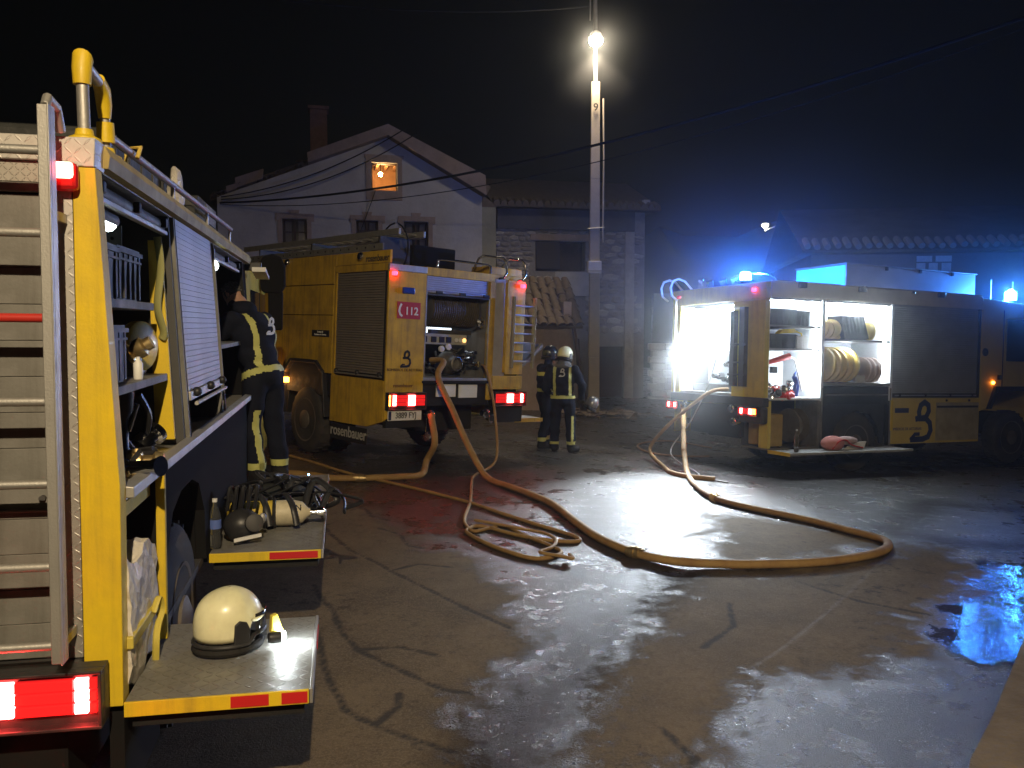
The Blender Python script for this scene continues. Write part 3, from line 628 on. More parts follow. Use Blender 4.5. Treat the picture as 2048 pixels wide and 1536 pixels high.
    MB().tube([(-.42,.04,2.76),(-.41,.02,2.87),(-.36,.02,2.885),(.46,.02,2.885),(.52,.02,2.86),(.53,.03,2.76)], .018, 10).build('roof_rail', CHR, B, smooth=True)
    for a, b in ((.36,.80),(.86,1.17)):
        MB().tube([(a,.25,2.76),(a,.1,2.97),(a+.04,.05,3.01),(b-.05,.02,3.01),(b,.0,2.95),(b,-.02,2.80),(b-.06,-.02,2.72),(b-.14,.0,2.70)], .016, 10).build('grab_handle', CHR, B, smooth=True)
    MB().box(.55,1.2,.10,.5,2.76,2.88).build('roof_locker', YELD, B, bevel=.01)
    # roof ladder and pump suction hoop
    rla = bpy.data.objects.new('roof_ladder', None); COL.objects.link(rla); rla.parent = B
    for x in (-1.0,-.60):
        MB().box(x,x+.035,.12,4.95,3.16,3.24).build('ladder_rail', ALU, rla, bevel=.004)
    for k in range(17): MB().tube([(-1.0,.3+.28*k,3.20),(-.6,.3+.28*k,3.20)], .014, 8).build('rung', ALU, rla)
    for y in (.5,2.4,4.2): MB().box(-1.04,-.55,y,y+.05,2.76,3.158).build('ladder_cradle', DGR, rla)
    MB().tube([(-.95+.0,.30+.34*math.sin(t),2.98+.34*math.cos(t)) for t in [i*.3 for i in range(21)]], .011, 8).build('hoop', WIRE, B)
    MB().box(-.5,.25,.5,1.6,2.76,3.10).build('roof_box', BLM, B, bevel=.02)
    # rear shutter half up
    sr = MB()
    for k in range(8):
        z = 2.42 + k*.0285; sr.prism([(.05,z),(.028,z+.002),(.028,z+.023),(.05,z+.0275)], 0, -.585, .50)
    sr.build('shutter_slats', mat('bright shutter slats', (.46,.44,.50), .4, .5, dirt=.3, dscale=3), B, kind='stuff')
    MB().box(-.585,.50,.0,.05,2.385,2.415).build('shutter_bar', DGR, B, bevel=.004)
    for x in (-.45,-.05,.38): MB().box(x,x+.11,-.03,.0,2.41,2.45).build('handle_knob', BPL, B, bevel=.008)
    # hose reel
    rp = bpy.data.objects.new('hose_reel', None); COL.objects.link(rp); rp.parent = B
    MB().tube([(-.42,.36,2.20),(.47,.36,2.20)], .05, 12).build('reel_axle', ALU, rp)
    for x in (-.42,.44): MB().lathe([(.27,-.008),(.28,0),(.27,.008)], 28, (x,.36,2.20), XAX).build('reel_flange', DGR, rp, smooth=True)
    for k in range(22):
        x = -.385 + k*.037
        MB().tube([(x+.037*i/12,.36+math.sin(i*math.pi/6)*.225,2.20+math.cos(i*math.pi/6)*.225) for i in range(13)], .0195, 8).build('hose_turn', HOSD, rp, smooth=True)
    # control panel
    cp = MB().box(-.55,.30,.22,.30,1.72,1.87).build('control_panel', mat('pale control panel', (.42,.41,.36), .5, dirt=.4, dscale=9), B, bevel=.01)
    for x in (-.50,-.34,-.20,-.08): MB().box(x,x+.09,.205,.22,1.75,1.83).build('switch_plate', BPL, cp, bevel=.004)
    for x, mm in ((.10,WHT),(.17,WHT),(.245,LAMB)): MB().lathe([(.03,0),(.03,.012),(.001,.013)], 16, (x,.215,1.79), YAX @ rot('X',180)).build('gauge', mm if mm is WHT else mat('warm gauge glow', (.8,.5,.2), .4, emit=(1,.5,.15), es=2.5), cp)
    wt = MB().box(-.35,.30,.60,.62,1.88,1.99).build('lit_window', mat('pump lamp glow', (.8,.85,.9), .5, emit=(.8,.9,1), es=2.2), B)
    MB().box(-.30,.42,.28,.36,1.87,1.93).build('hose_guide', DGR, B)
    MB().lathe([(.085,0),(.09,.03),(.06,.05),(.055,.02),(.03,.02),(.028,.07),(.001,.07)], 24, (.50,.16,2.06), rot('X',90)).build('valve_wheel', CHR, B, smooth=True)
    MB().box(.42,.50,.18,.24,2.13,2.20).build('valve_block', WHT, B)
    pm = MB().lathe([(.16,0),(.165,.10),(.12,.16),(.10,.20),(.105,.28),(.085,.29),(.08,.22),(.001,.20)], 32, (.03,.36,1.46), rot('X',90)).build('pump_inlet', mat('dull pump casting', (.24,.23,.21), .4, .7, dirt=.5, dscale=10), B, smooth=True)
    for a, c in ((-.16,1.66),(-.04,1.69)): MB().lathe([(.045,0),(.045,.03),(.001,.035)], 18, (a,.22,c), rot('X',90)).build('gauge', WHT, B)
    for x, z, r in ((.30,1.52,.05),(.42,1.46,.045),(.37,1.62,.03),(-.30,1.42,.05)):
        MB().lathe([(r,0),(r*1.05,.08),(r*.7,.10),(r*.7,.17),(r,.18),(r,.22),(.001,.22)], 18, (x,.32,z), rot('X',90)).build('outlet_valve', CHR, B, smooth=True)
    for k in range(14):
        a = random.uniform(-.5,.48); c = random.uniform(1.3,1.68)
        MB().tube([(a,.45,c),(a+random.uniform(-.1,.1),.33,c+random.uniform(-.1,.1)),(a+random.uniform(-.2,.2),.36,c-random.uniform(0,.12))], .016, 8).build('pipe', DGR, B, smooth=True)
    # bumper, lamps, plate, valves
    MB().box(-.62,.58,-.03,.10,1.19,1.225).build('rear_bumper', BLK, B)
    MB().box(-.62,.58,.02,.10,.88,1.188).build('bumper_panel', BLK, B)
    MB().box(-.37,-.035,.0,.018,1.0,1.175).build('white_plate', WHT, B, bevel=.003); MB().box(.02,.35,.0,.018,.985,1.17).build('white_plate', WHT, B, bevel=.003)
    tail_cluster(B, -1.195, -.585, .835, 1.07, -.06, [(-1.115,-1.06),(-.87,-.755)], amber=(-1.176,-1.15))
    tail_cluster(B, .63, 1.24, .855, 1.07, -.06, [(.87,1.0),(1.135,1.19)])
    npn = MB().box(-1.175,-.64,-.05,-.038,.698,.828).build('number_plate', WHT, B, bevel=.004)
    MB().box(-1.168,-1.125,-.053,-.051,.706,.820).build('plate_band', BLU, npn)
    textobj('3889 FYJ', npn, (-.895,-.0525,.763), REARTXT, .112, BPL, off=.001, sx=.84)
    MB().box(-1.19,-.6,-.03,.05,.60,.69).build('lamp_bracket', BLK, B)
    MB().box(.64,1.2,-.03,.05,.62,.85).build('lamp_bracket', BLK, B)
    for s_, a, b in ((-1,-1.17,-1.11),(1,1.08,1.15)):
        MB().box(a,b,-.06,-.006,2.60,2.655).build('marker_lamp', mat('marker lens small', (.9,.3,.3), .2, emit=(1,.008,.02), es=26), B, bevel=.008)
    MB().box(-1.0,-.80,-.035,.0,2.375,2.46).build('rear_beacon', mat('unlit blue beacon', (.02,.06,.35), .15), B, bevel=.02)
    s11 = MB().box(-1.062,-.692,-.006,-.001,2.045,2.268).build('emergency_sticker', mat('red sticker', (.42,.03,.035), .5), B)
    textobj('112', s11, (-.835,-.0085,2.145), REARTXT, .145, WHT, off=.003)
    MB().ribbon([(-1.0,2.235),(-1.025,2.19),(-1.03,2.14),(-1.015,2.10),(-.985,2.08)], .028, 1, -.009,-.0065).build('handset_mark', WHT, s11)
    stroke_logo(B, -.905, 1.515, .165, 'rear', -.004, -.001, BPL)
    textobj('BOMBEROS DE ASTURIAS', B, (-.905,-.003,1.365), REARTXT, .050, BPL)
    textobj('rosenbauer', B, (-.925,-.003,1.157), REARTXT, .068, mat('brown lettering', (.12,.04,.02), .5), off=.001)
    for x, z, d in ((-.53,.77,.14),(-.55,.47,.10),(.46,.76,.12),(.57,.69,.10)):
        MB().lathe([(.045,0),(.05,d*.5),(.065,d*.6),(.065,d*.8),(.04,d*.85),(.04,d),(.001,d)], 18, (x,.0,z), rot('X',90)).build('coupling', CHR, B, smooth=True)
    MB().tube([(-.53,-.02,.72),(-.54,-.02,.52)], .006, 6).build('chain', CHR, B)
    # right-hand steel ladder
    ladder(B, .885, 1.30, -.12, 1.42, 2.46, [1.52+.135*k for k in range(7)], ALU, rw=.02)
    MB().box(.80,.84,-.06,.0,1.35,2.66).build('ladder_bracket', YELD, B)
    # far side folding step
    fs = MB().box(1.22,1.80,.15,1.3,.60,.64).build('folding_step', WHT, B, bevel=.004)
    MB().box(1.22,1.80,.137,.148,.585,.645).build('step_edge', YELD, fs)
    MB().tube([(1.22,.2,1.35),(1.72,.15,1.78)], .03, 8).build('flap_strut', ALUP, B)
    MB().prism([(1.20,1.35),(1.24,1.35),(1.75,1.72),(1.75,1.78),(1.2,1.78)], 1, .16, 1.2).build('raised_flap', DGR, B)
    # running gear and cab
    light('POINT', 'amber_glow', (-1.30,2.80,1.0), 5, (1,.5,.15), .03, B)
    wheel(B, -1.05, 2.16, .505, .30, -1, .33); wheel(B, 1.05, 2.16, .505, .30, 1, .33); wheel(B, -.72, 2.16, .505, .28, -1, .33)
    wheel(B, -1.05, 6.1, .505, .30, -1, .33); wheel(B, 1.05, 6.1, .505, .30, 1, .33)
    MB().box(-.5,.5,.3,7,.5,.9).build('chassis', BLK, B)
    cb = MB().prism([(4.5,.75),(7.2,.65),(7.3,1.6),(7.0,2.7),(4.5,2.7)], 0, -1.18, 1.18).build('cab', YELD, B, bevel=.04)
    for y0,y1 in ((4.7,5.6),(5.8,6.9)): MB().box(-1.19,-1.181,y0,y1,1.7,2.45).build('side_window', GLS, cb)
body_b()

# ------------------------------------------------------------------ right truck
Cc = thing('fire_engine', 'right fire engine seen side on with glowing open lockers and blue beacons', 'fire engine', T3)
def body_c():
    P = Cc; YB = mat('pale yellow body paint', (.68,.55,.09), .4, dirt=.6, dscale=2.5, dcol=(.36,.29,.08), streak=.5)
    for a, b in ((.455,1.2),(-1.2,-.95)): MB().box(a,b,0,.09,1.20,2.70).build('rear_pillar', YB, P, bevel=.006)
    MB().box(-1.2,1.2,0,.1,2.705,2.97).build('header_beam', YB, P, bevel=.01)
    MB().box(-1.2,1.18,.1,4.8,2.90,2.99).build('roof', TRZ, P)
    MB().prism([(1.18,2.74),(1.215,2.74),(1.215,2.78),(1.205,2.97),(1.18,3.0)], 1, .1, 4.82).build('side_fascia', mat('pale yellow fascia', (.62,.54,.36), .4, dirt=.3, dscale=3), P, bevel=.004)
    MB().box(-1.2,-1.17,.09,4.8,.5,2.9).build('far_side', YB, P)
    # lockers
    MB().box(.35,1.19,.095,.10,1.2,2.74).build('partition', WIN, P); MB().box(.35,1.2,1.14,1.195,1.15,2.74).build('partition', WIN, P)
    MB().box(.35,1.2,2.64,2.69,1.15,2.74).build('partition', WIN, P); MB().box(.34,.35,.095,2.69,1.15,2.74).build('bulkhead', WIN, P)
    MB().box(.35,1.19,.10,2.64,2.735,2.75).build('locker_ceiling', WIN, P)
    MB().box(.35,1.2,.10,1.14,1.165,1.20).build('locker_floor', WIN, P, bevel=.003); MB().box(.35,1.2,1.195,2.64,1.395,1.44).build('locker_floor', ALU, P, bevel=.003)
    MB().box(.36,1.17,.105,1.135,2.29,2.32).build('shelf', ALU, P); MB().box(.36,1.17,.105,1.135,1.935,1.965).build('shelf', ALU, P)
    MB().box(.36,1.17,1.20,2.635,2.10,2.135).build('shelf', ALU, P)
    MB().box(.42,.44,.45,.62,1.25,1.90).build('equipment_rail', ALU, P)
    # led strips on the jambs
    for y in (1.118, 2.618):
        MB().box(1.06,1.10,y-.012,y+.018,1.26 if y < 2 else 1.48,2.70).build('led_strip', LWHT, P)
    MB().box(.8,.84,.2,1.05,2.715,2.733).build('led_strip', LWHT, P); MB().box(.8,.84,1.3,2.5,2.715,2.733).build('led_strip', LWHT, P)
    light('POINT', 'locker_light', (1.08,.62,2.60), 64, (.78,.9,1), .06, P); light('POINT', 'locker_light', (1.10,1.9,2.58), 64, (.78,.9,1), .06, P); light('POINT', 'locker_light', (1.12,1.75,2.0), 23, (.78,.9,1), .06, P); light('POINT', 'locker_light', (1.14,.9,1.75), 30, (.78,.9,1), .06, P)
    for y0, y1 in ((.12,1.12),(1.22,2.62)):
        MB().tube([(1.17,y0,2.725),(1.17,y1,2.725)], .022, 10).build('shutter_roller', ALU, P, smooth=True)
    # third shutter
    sh = MB()
    for k in range(42):
        z = 1.275 + k*.0362; sh.prism([(1.165,z),(1.187,z+.002),(1.187,z+.029),(1.165,z+.0352)], 1, 2.70, 4.74)
    sh.build('shutter_slats', mat('silver shutter slats', (.40,.40,.42), .45, .35, dirt=.3, dscale=2), P, kind='stuff')
    MB().box(1.165,1.2,2.70,4.74,1.21,1.27).build('shutter_bar', DGR, P)
    MB().tube([(1.215,2.75,1.24),(1.215,4.7,1.24)], .012, 8).build('handle_bar', ALU, P)
    for y in (2.85,3.45,4.05,4.6): MB().box(1.2,1.23,y-.02,y+.02,1.215,1.27).build('handle_knob', BPL, P, bevel=.005)
    MB().box(1.165,1.2,2.69,2.70,1.2,2.74).build('door_jamb', ALU, P); MB().box(1.16,1.2,4.74,4.80,1.2,2.80).build('door_jamb', BLK, P)
    MB().box(1.13,1.164,2.69,4.8,1.2,2.85).build('side_backing', DGR, P)
    # fascia lamps
    for y in (.68,1.93,3.74):
        MB().box(1.21,1.27,y-.07,y+.07,2.90,2.99).build('scene_lamp', mat('unlit scene lamp', (.10,.10,.12), .2), P, bevel=.01)
    MB().box(1.21,1.25,3.05,3.11,2.93,2.97).build('scene_lamp', CHR, P, bevel=.01)
    # lower side
    lp = MB().box(1.165,1.21,2.70,4.80,.435,1.195).build('side_panel', mat('pale yellow paint', (.66,.50,.10), .4, dirt=.4, dscale=2.5, dcol=(.4,.3,.1)), P, bevel=.006)
    MB().box(1.211,1.216,3.72,4.78,.47,1.12).build('cover_plate', mat('dull cover plate', (.42,.36,.2), .5, dirt=.5, dscale=4), lp, bevel=.003)
    MB().box(1.217,1.221,3.74,4.76,1.03,1.065).build('plate_slot', BLK, lp)
    for y in (3.97,4.53): MB().ball((1.217,y,1.155), .02, 8).build('lock_button', BLK, lp)
    textobj('IIIII IIIII IIII\nIIIII III IIIII\nIIII IIIII III\nIIIII IIII IIII', lp, (1.2172,4.22,.80), RIGHTTXT, .06, mat('faded print', (.30,.27,.18), .6)) if False else None
    stroke_logo(lp, 3.36, .815, .50, 'side', 1.2105, 1.213, BLU)
    textobj('BOMBEROS DE ASTURIAS', lp, (1.2125,3.02,.68), RIGHTTXT, .065, BLU)
    MB().box(1.2105,1.213,2.76,3.08,.95,1.03).build('name_plate', BLU, lp)
    MB().box(1.19,1.235,2.655,2.695,.66,1.16).build('edge_strip', YEL, P, bevel=.003)
    MB().box(1.0,1.2,.10,.16,.42,1.15).build('side_panel', YB, P, bevel=.004)
    MB().box(.7,1.19,1.10,1.16,.42,1.16).build('partition', ALUP, P); MB().box(.6,.62,.1,1.16,.4,1.16).build('bulkhead', DGR, P); MB().box(.6,1.2,.1,1.16,.40,.43).build('locker_floor', ALUP, P)
    MB().lathe([(.26,-.1),(.27,-.08),(.16,-.06),(.16,.06),(.27,.08),(.26,.1)], 28, (1.0,.78,.76), YAX).build('hose_reel', mat('dark reel', (.12,.10,.06), .6, dirt=.5), P, smooth=True)
    MB().box(.66,1.18,.18,.42,.45,.95).build('pump_case', mat('ochre pump case', (.35,.24,.06), .6, dirt=.4), P, bevel=.02)
    arch = [(1.165,.42),(1.165,1.385),(2.69,1.385),(2.69,.42),(2.63,.42),(2.60,1.10),(1.25,1.10),(1.2,.42)]
    MB().prism(arch, 0, 1.13, 1.175).build('wheel_arch', BLK, P)
    MB().prism([(1.46,.45),(1.52,.72),(1.72,.93),(2.0,.99),(2.28,.93),(2.46,.72),(2.52,.45),(2.60,.45),(2.60,1.10),(1.25,1.10),(1.25,.45)], 0, 1.10, 1.13).build('mudguard', mat('mudguard plastic', (.035,.037,.045), .45, dirt=.4, dscale=6), P)
    MB().box(1.175,1.2,1.25,2.6,1.24,1.26).build('arch_rail', ALU, P)
    for a in (1.175,2.66): MB().tube([(1.2,a,.40),(1.2,a,1.36)], .014, 8).build('arch_rail', ALUP, P)
    wheel(P, .98, 2.0, .48, .28, 1, .28); wheel(P, -.98, 2.0, .48, .28, -1, .28); wheel(P, -.68, 2.0, .48, .26, -1, .28)
    wheel(P, 1.02, 5.75, .48, .28, 1, .30); wheel(P, -1.02, 5.75, .48, .28, -1, .30)
    MB().box(-.5,.5,.3,7,.5,.9).build('chassis', BLK, P)
    # rear
    MB().box(-.95,.455,.62,.64,1.2,2.7).build('bulkhead', WIN, P); MB().box(-.95,.455,.02,.62,1.20,1.24).build('locker_floor', ALU, P)
    MB().box(.45,.47,.09,.62,1.2,2.7).build('partition', WIN, P); MB().box(-.97,-.95,.09,.62,1.2,2.7).build('partition', WIN, P)
    MB().box(-.95,.455,.06,.62,2.66,2.70).build('locker_ceiling', WIN, P)
    MB().box(-.9,.4,.30,.6,1.9,1.93).build('shelf', ALU, P)
    MB().tube([(-.6,.03,2.64),(.44,.03,2.62)], .022, 8).build('shutter_roller', ALU, P)
    MB().box(.15,.40,.35,.55,2.2,2.5).build('pump_box', mat('grey pump box', (.25,.28,.3), .5), P, bevel=.02)
    MB().lathe([(.13,0),(.14,.1),(.08,.14),(.08,.22),(.001,.22)], 20, (.2,.5,1.5), rot('X',90)).build('pump_inlet', CHR, P, smooth=True)
    for x, z in ((-.15,1.45),(-.1,1.7),(.33,1.75),(-.4,1.5),(.05,2.05)): MB().lathe([(.06,0),(.06,.1),(.04,.12),(.04,.2),(.001,.2)], 16, (x,.5,z), rot('X',90)).build('outlet_valve', CHR, P, smooth=True)
    MB().box(-.93,.44,.28,.60,1.24,1.36).build('pump_plinth', DGR, P)
    for fx0, fz0 in ((-.62,2.28),(-.30,2.30),(-.60,1.90)):
        qf = Vector((.72,-.62,-.30)).to_track_quat('Z','Y').to_matrix()
        fl = MB().lathe([(.12,.10),(.13,0),(.10,-.06),(.001,-.07)], 24, (fx0,-.02,fz0), qf).build('floodlight', ALU, P, smooth=True)
        MB().lathe([(.118,.102),(.09,.115),(.001,.12)], 24, (fx0,-.02,fz0), qf).build('floodlight_lens', LWHF, fl, smooth=True)
    for x in (-.93,.43): MB().box(x-.015,x+.015,.10,.13,1.28,2.64).build('led_strip', LWHT, P)
    MB().box(-.9,.4,.10,.13,2.625,2.655).build('led_strip', LWHT, P)
    MB().box(-1.2,1.2,.0,.12,1.06,1.195).build('rear_bumper', mat('dark bumper', (.05,.05,.055), .5, dirt=.4), P, bevel=.01)
    MB().box(-.66,.64,.05,.12,.55,1.05).build('bumper_panel', BLK, P)
    cr = MB().box(.66,1.21,-.02,.10,.80,1.055).build('corner_bumper', DGR, P, bevel=.03)
    tail_cluster(P, .70, 1.16, .905, 1.045, -.06, [(.74,.80),(.94,1.02)], amber=(1.03,1.10))
    tail_cluster(P, -1.22, -.88, .905, 1.045, -.06, [(-1.20,-1.14),(-1.02,-.95)])
    MB().box(.92,.99,-.04,.0,2.83,2.88).build('marker_lamp', mat('marker lens pink', (.9,.3,.3), .2, emit=(1,.02,.08), es=16), P, bevel=.008)
    MB().box(-1.03,-.95,-.04,.0,2.83,2.88).build('marker_lamp', LRED, P, bevel=.008)
    for x in (-1.02, -1.30):
        MB().tube([(x+.05,.25,2.99),(x+.0,.12,3.14),(x-.02,.0,3.18),(x-.02,-.12,3.14),(x-.02,-.17,3.02),(x-.02,-.14,2.88),(x-.02,-.02,2.80)], .020, 10).build('grab_handle', WHT, P, smooth=True)
    MB().tube([(-1.03,-.05,1.2),(-1.03,-.05,2.80)], .018, 10).build('door_rail', WHT, P)
    # ladder end / brackets on right pillar
    MB().box(.50,.60,-.10,-.02,1.36,2.55).build('ladder_rail', DGR, P); MB().box(.72,.84,-.10,-.02,1.36,2.60).build('ladder_rail', DGR, P)
    MB().box(.62,.70,-.03,-.008,1.45,2.02).build('reflector_strip', mat('bright yellow panel', (.75,.62,.06), .4), P)
    for z in (1.53,1.72,2.0): MB().box(.48,.90,-.115,-.10,z,z+.03).build('ladder_bracket', DGR, P)
    MB().tube([(.63,-.05,1.36),(.63,-.05,1.50),(.69,-.05,1.50),(.69,-.05,1.36)], .012, 8).build('latch', BPL, P)
    MB().prism([(.47,1.20),(.76,1.20),(.76,1.40),(.47,1.42)], 1, -.015, -.002).build('rear_panel', mat('bright yellow panel', (.75,.62,.06), .4), P)
    for x, z in ((-.70,1.0),(.55,1.0),(.60,.80),(-.68,.72)):
        MB().lathe([(.045,0),(.05,.07),(.065,.08),(.065,.12),(.04,.13),(.04,.17),(.001,.17)], 18, (x,.05,z), rot('X',90)).build('coupling', CHR, P, smooth=True)
    # rear beacon on its post
    bc = MB().lathe([(.07,0),(.08,.02),(.08,.05),(.001,.05)], 20, (.53,.16,2.99)).build('beacon', BPL, P, smooth=True)
    MB().lathe([(.085,.05),(.085,.15),(.065,.18),(.001,.19)], 20, (.53,.16,2.99)).build('beacon_lens', LBLUE, bc, smooth=True)
    MB().lathe([(.17,0),(.17,.02),(.001,.021)], 24, (.53,.16,3.015)).build('beacon_light_shield', BPL, bc)  # disc added to keep the beacon's blue light off the ground
    MB().ball((.53,.16,3.145), .03, 12).build('beacon_core', LBLUC, bc)
    # roof gear at the rear
    MB().tube([(.05,.3,3.0),(.1,.3,3.16),(.25,.3,3.19),(.85,.3,3.13),(1.0,.3,3.08),(1.05,.35,3.0)], .014, 8).build('roof_rail', CHR, P)
    MB().box(-.75,-.62,.2,.32,2.99,3.17).build('roof_bracket', CHR, P, bevel=.01)
    for x in (-.45,-.1,.2): MB().lathe([(.05,0),(.07,.12),(.05,.14),(.001,.14)], 14, (x,.25,2.99), rot('X',20)).build('hose_cap', CHR, P, smooth=True)
    MB().box(-1.0,.9,.5,1.8,2.99,3.04).build('roof_tray', DGR, P)
    # roof box
    rb = MB().box(-.35,.80,2.02,5.14,3.03,3.395).build('roof_box', mat('pale roof box', (.55,.55,.57), .45, .2, dirt=.3, dscale=2), P, bevel=.006)
    MB().box(-.37,.825,2.0,5.16,3.40,3.42).build('box_lid', ALU, rb, bevel=.004)
    MB().box(-.33,.78,2.004,2.018,3.05,3.38).build('box_end_glow', mat('beacon glow on box end', (.05,.3,.8), .3, emit=(.03,.38,1), es=2.2), rb)  # plain box end; the beacon's blue light on it is painted as glow
    for y in (2.9,3.7,4.5): MB().box(.80,.835,y,y+.04,3.34,3.40).build('lid_catch', DGR, rb)
    # cab
    cb = MB().prism([(4.84,.95),(5.05,1.0),(5.22,1.36),(6.25,1.36),(6.45,1.0),(6.5,.6),(7.1,.6),(7.15,1.6),(6.95,2.85),(4.84,2.95)], 0, -1.18, 1.18).build('cab', mat('pale yellow paint', (.66,.50,.10)), P, bevel=.03)
    MB().box(1.185,1.2,5.5,6.3,1.85,2.6).build('side_window', GLS, cb); MB().box(1.183,1.19,5.40,5.42,1.4,2.75).build('door_gap', BLK, cb)
    MB().lathe([(.07,0),(.07,.015),(.001,.016)], 20, (1.181,4.945,2.0), XAX).build('filler_cap', BLK, cb)
    MB().ball((1.20,5.16,1.465), .028, 10).build('amber_lamp', LAMB, cb)
    MB().box(1.185,1.21,5.28,5.36,1.52,1.60).build('door_handle', BLK, cb)
    MB().prism([(5.02,1.0),(5.20,1.40),(6.28,1.40),(6.5,1.0),(6.42,1.0),(6.22,1.32),(5.27,1.32),(5.1,1.0)], 0, 1.10, 1.23).build('wheel_arch', BLK, cb)
    b2 = MB().lathe([(.09,0),(.1,.02),(.1,.05),(.001,.05)], 20, (1.03,5.78,2.90)).build('beacon', BPL, cb, smooth=True)
    MB().lathe([(.095,.05),(.095,.19),(.07,.22),(.001,.23)], 20, (1.03,5.78,2.90)).build('beacon_lens', LBLUE, b2, smooth=True)
    MB().lathe([(.125,0),(.125,.02),(.001,.021)], 24, (1.03,5.78,2.935)).build('beacon_light_shield', BPL, b2)  # second disc added below the lens to cut its downward light
    MB().ball((1.03,5.78,3.115), .04, 12).build('beacon_core', LBLUC, b2)
    for y in (5.7,6.3): MB().tube([(.7,y,2.9),(.7,y,3.35)], .01, 6).build('aerial', WHT, cb)
    # folding step
    st = MB().box(1.205,1.68,.12,2.66,.37,.405).build('folding_step', mat('pale step plate', (.45,.45,.43), .5, .3, dirt=.4), P, bevel=.004)
    MB().box(1.205,1.68,.105,.118,.355,.41).build('step_edge', YEL, st)
    for y in (.4,1.3,2.3): MB().tube([(1.0,y,.47),(1.25,y,.385)], .014, 6).build('step_arm', DGR, st)
body_c()
# ------------------------------------------------------------------ pavement, hill
pv = MB(); kerb = [(1.75,3.2),(2.09,3.73),(2.44,4.17),(2.82,4.68),(3.31,5.34),(4.2,6.45)]
kerbo = [(8,3.2),(8,3.73),(8,4.17),(8,4.68),(8,5.34),(8,6.45)]
vs = []; fs = []
for (a, b), (c, d) in zip(kerb, kerbo):
    for k in range(6):
        t = k/5; x = a+(c-a)*t; y = b+(d-b)*t; vs.append((x, y, gz(a, b)+.045))
n6 = 6
for i in range(len(kerb)-1):
    for k in range(5): fs.append((i*6+k, i*6+k+1, (i+1)*6+k+1, (i+1)*6+k))
nb = len(vs); vs += [(a, b, gz(a,b)-.05) for a, b in kerb]
for i in range(len(kerb)-1): fs.append((i*6, (i+1)*6, nb+i+1, nb+i))
pv.add(vs, fs)
# recessed joints show as narrow dark strips set in the slab
for (a, b) in (((2.6,4.25),(3.4,3.95)), ((3.0,4.85),(4.2,4.5)), ((2.2,3.75),(2.9,3.5))):
    L_ = math.hypot(b[0]-a[0], b[1]-a[1]); ux, uy = (b[0]-a[0])/L_, (b[1]-a[1])/L_
struct(pv, 'pavement', mat('dry brown pavement', (.19,.15,.10), .85, dirt=.7, dscale=4, dcol=(.09,.07,.05), bump=.9, bscale=35))
hl = MB(); pr = [(-60,66,3),(-30,64,5.5),(-5,62,7),(15,60,9.5),(28,58,10.5),(42,58,9),(56,60,6)]
vs = []; fs = []
for i in range(57):
    x = -60 + i*2.05; h = np.interp(x, [p[0] for p in pr], [p[2] for p in pr]) + .6*math.sin(i*1.3) + .4*math.sin(i*2.9)
    vs += [(x, 50, -1.5), (x, 58, h*.62), (x, 68, h), (x, 74, -1)]
fs = [(i*4+k, (i+1)*4+k, (i+1)*4+k+1, i*4+k+1) for i in range(56) for k in range(3)]
hl.add([(min(max(x,-44),54),y,z) for x,y,z in vs], fs); struct(hl, 'hill', mat('dark wooded hill', (.03,.035,.03), .95, bump=1, bscale=1.2), smooth=True)

# ------------------------------------------------------------------ gabled white house
H = Matrix.Translation((-.52,26,-.3)) @ Matrix.Rotation(.227,4,'Z')
HO = thing('white_house', 'white gabled house with broken roof edge and lit attic window', 'house', H)
DEP = 9
def wall_with_holes(outline_fn, x0, x1, z0, holes, y0, y1, name, m, parent):
    """front wall between x0,x1; top given by outline_fn; holes = (xa,xb,za,zb)"""
    xs = sorted(set([x0, x1] + [h[0] for h in holes] + [h[1] for h in holes] + [-3.24])); mb = MB()
    xs = [x for x in xs if x0 <= x <= x1]
    for a, b in zip(xs[:-1], xs[1:]):
        hs = sorted([h for h in holes if h[0] <= (a+b)/2 <= h[1]], key=lambda h: h[2]); z = z0
        for h in hs:
            mb.prism([(a,z),(b,z),(b,h[2]),(a,h[2])], 1, y0, y1); z = h[3]
        mb.prism([(a,z),(b,z),(b,outline_fn(b)),(a,outline_fn(a))], 1, y0, y1)
    return mb.build(name, m, parent)
def gable(x):
    return 7.86 - (-3.24-x)*(7.86-5.98)/(8.03-3.24) if x < -3.24 else 7.86 - (x+3.24)*(7.86-6.25)/(3.24-.40)
ups = [(-3.70,-2.955,6.33,7.14),(-6.26,-5.57,4.30,5.435),(-4.165,-3.525,4.55,5.44),(-2.77,-2.04,3.9,5.45)]
wall_with_holes(gable, -8.03, -.40, 0, ups, 0, .35, 'wall', PLAS, HO)
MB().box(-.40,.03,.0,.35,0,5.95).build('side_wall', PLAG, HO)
MB().prism([(-.40,5.951),(.06,5.951),(.06,6.0),(-.40,6.3)], 1, -.02, .4).build('side_roof', TILE, HO)
MB().box(-8.03,-7.73,.35,DEP,0,5.9).build('wall', PLAS, HO); MB().box(-.3,.03,.35,DEP,0,5.9).build('wall', PLAS, HO)
MB().box(-7.73,-.3,DEP-.3,DEP,0,5.9).build('wall', PLAS, HO)
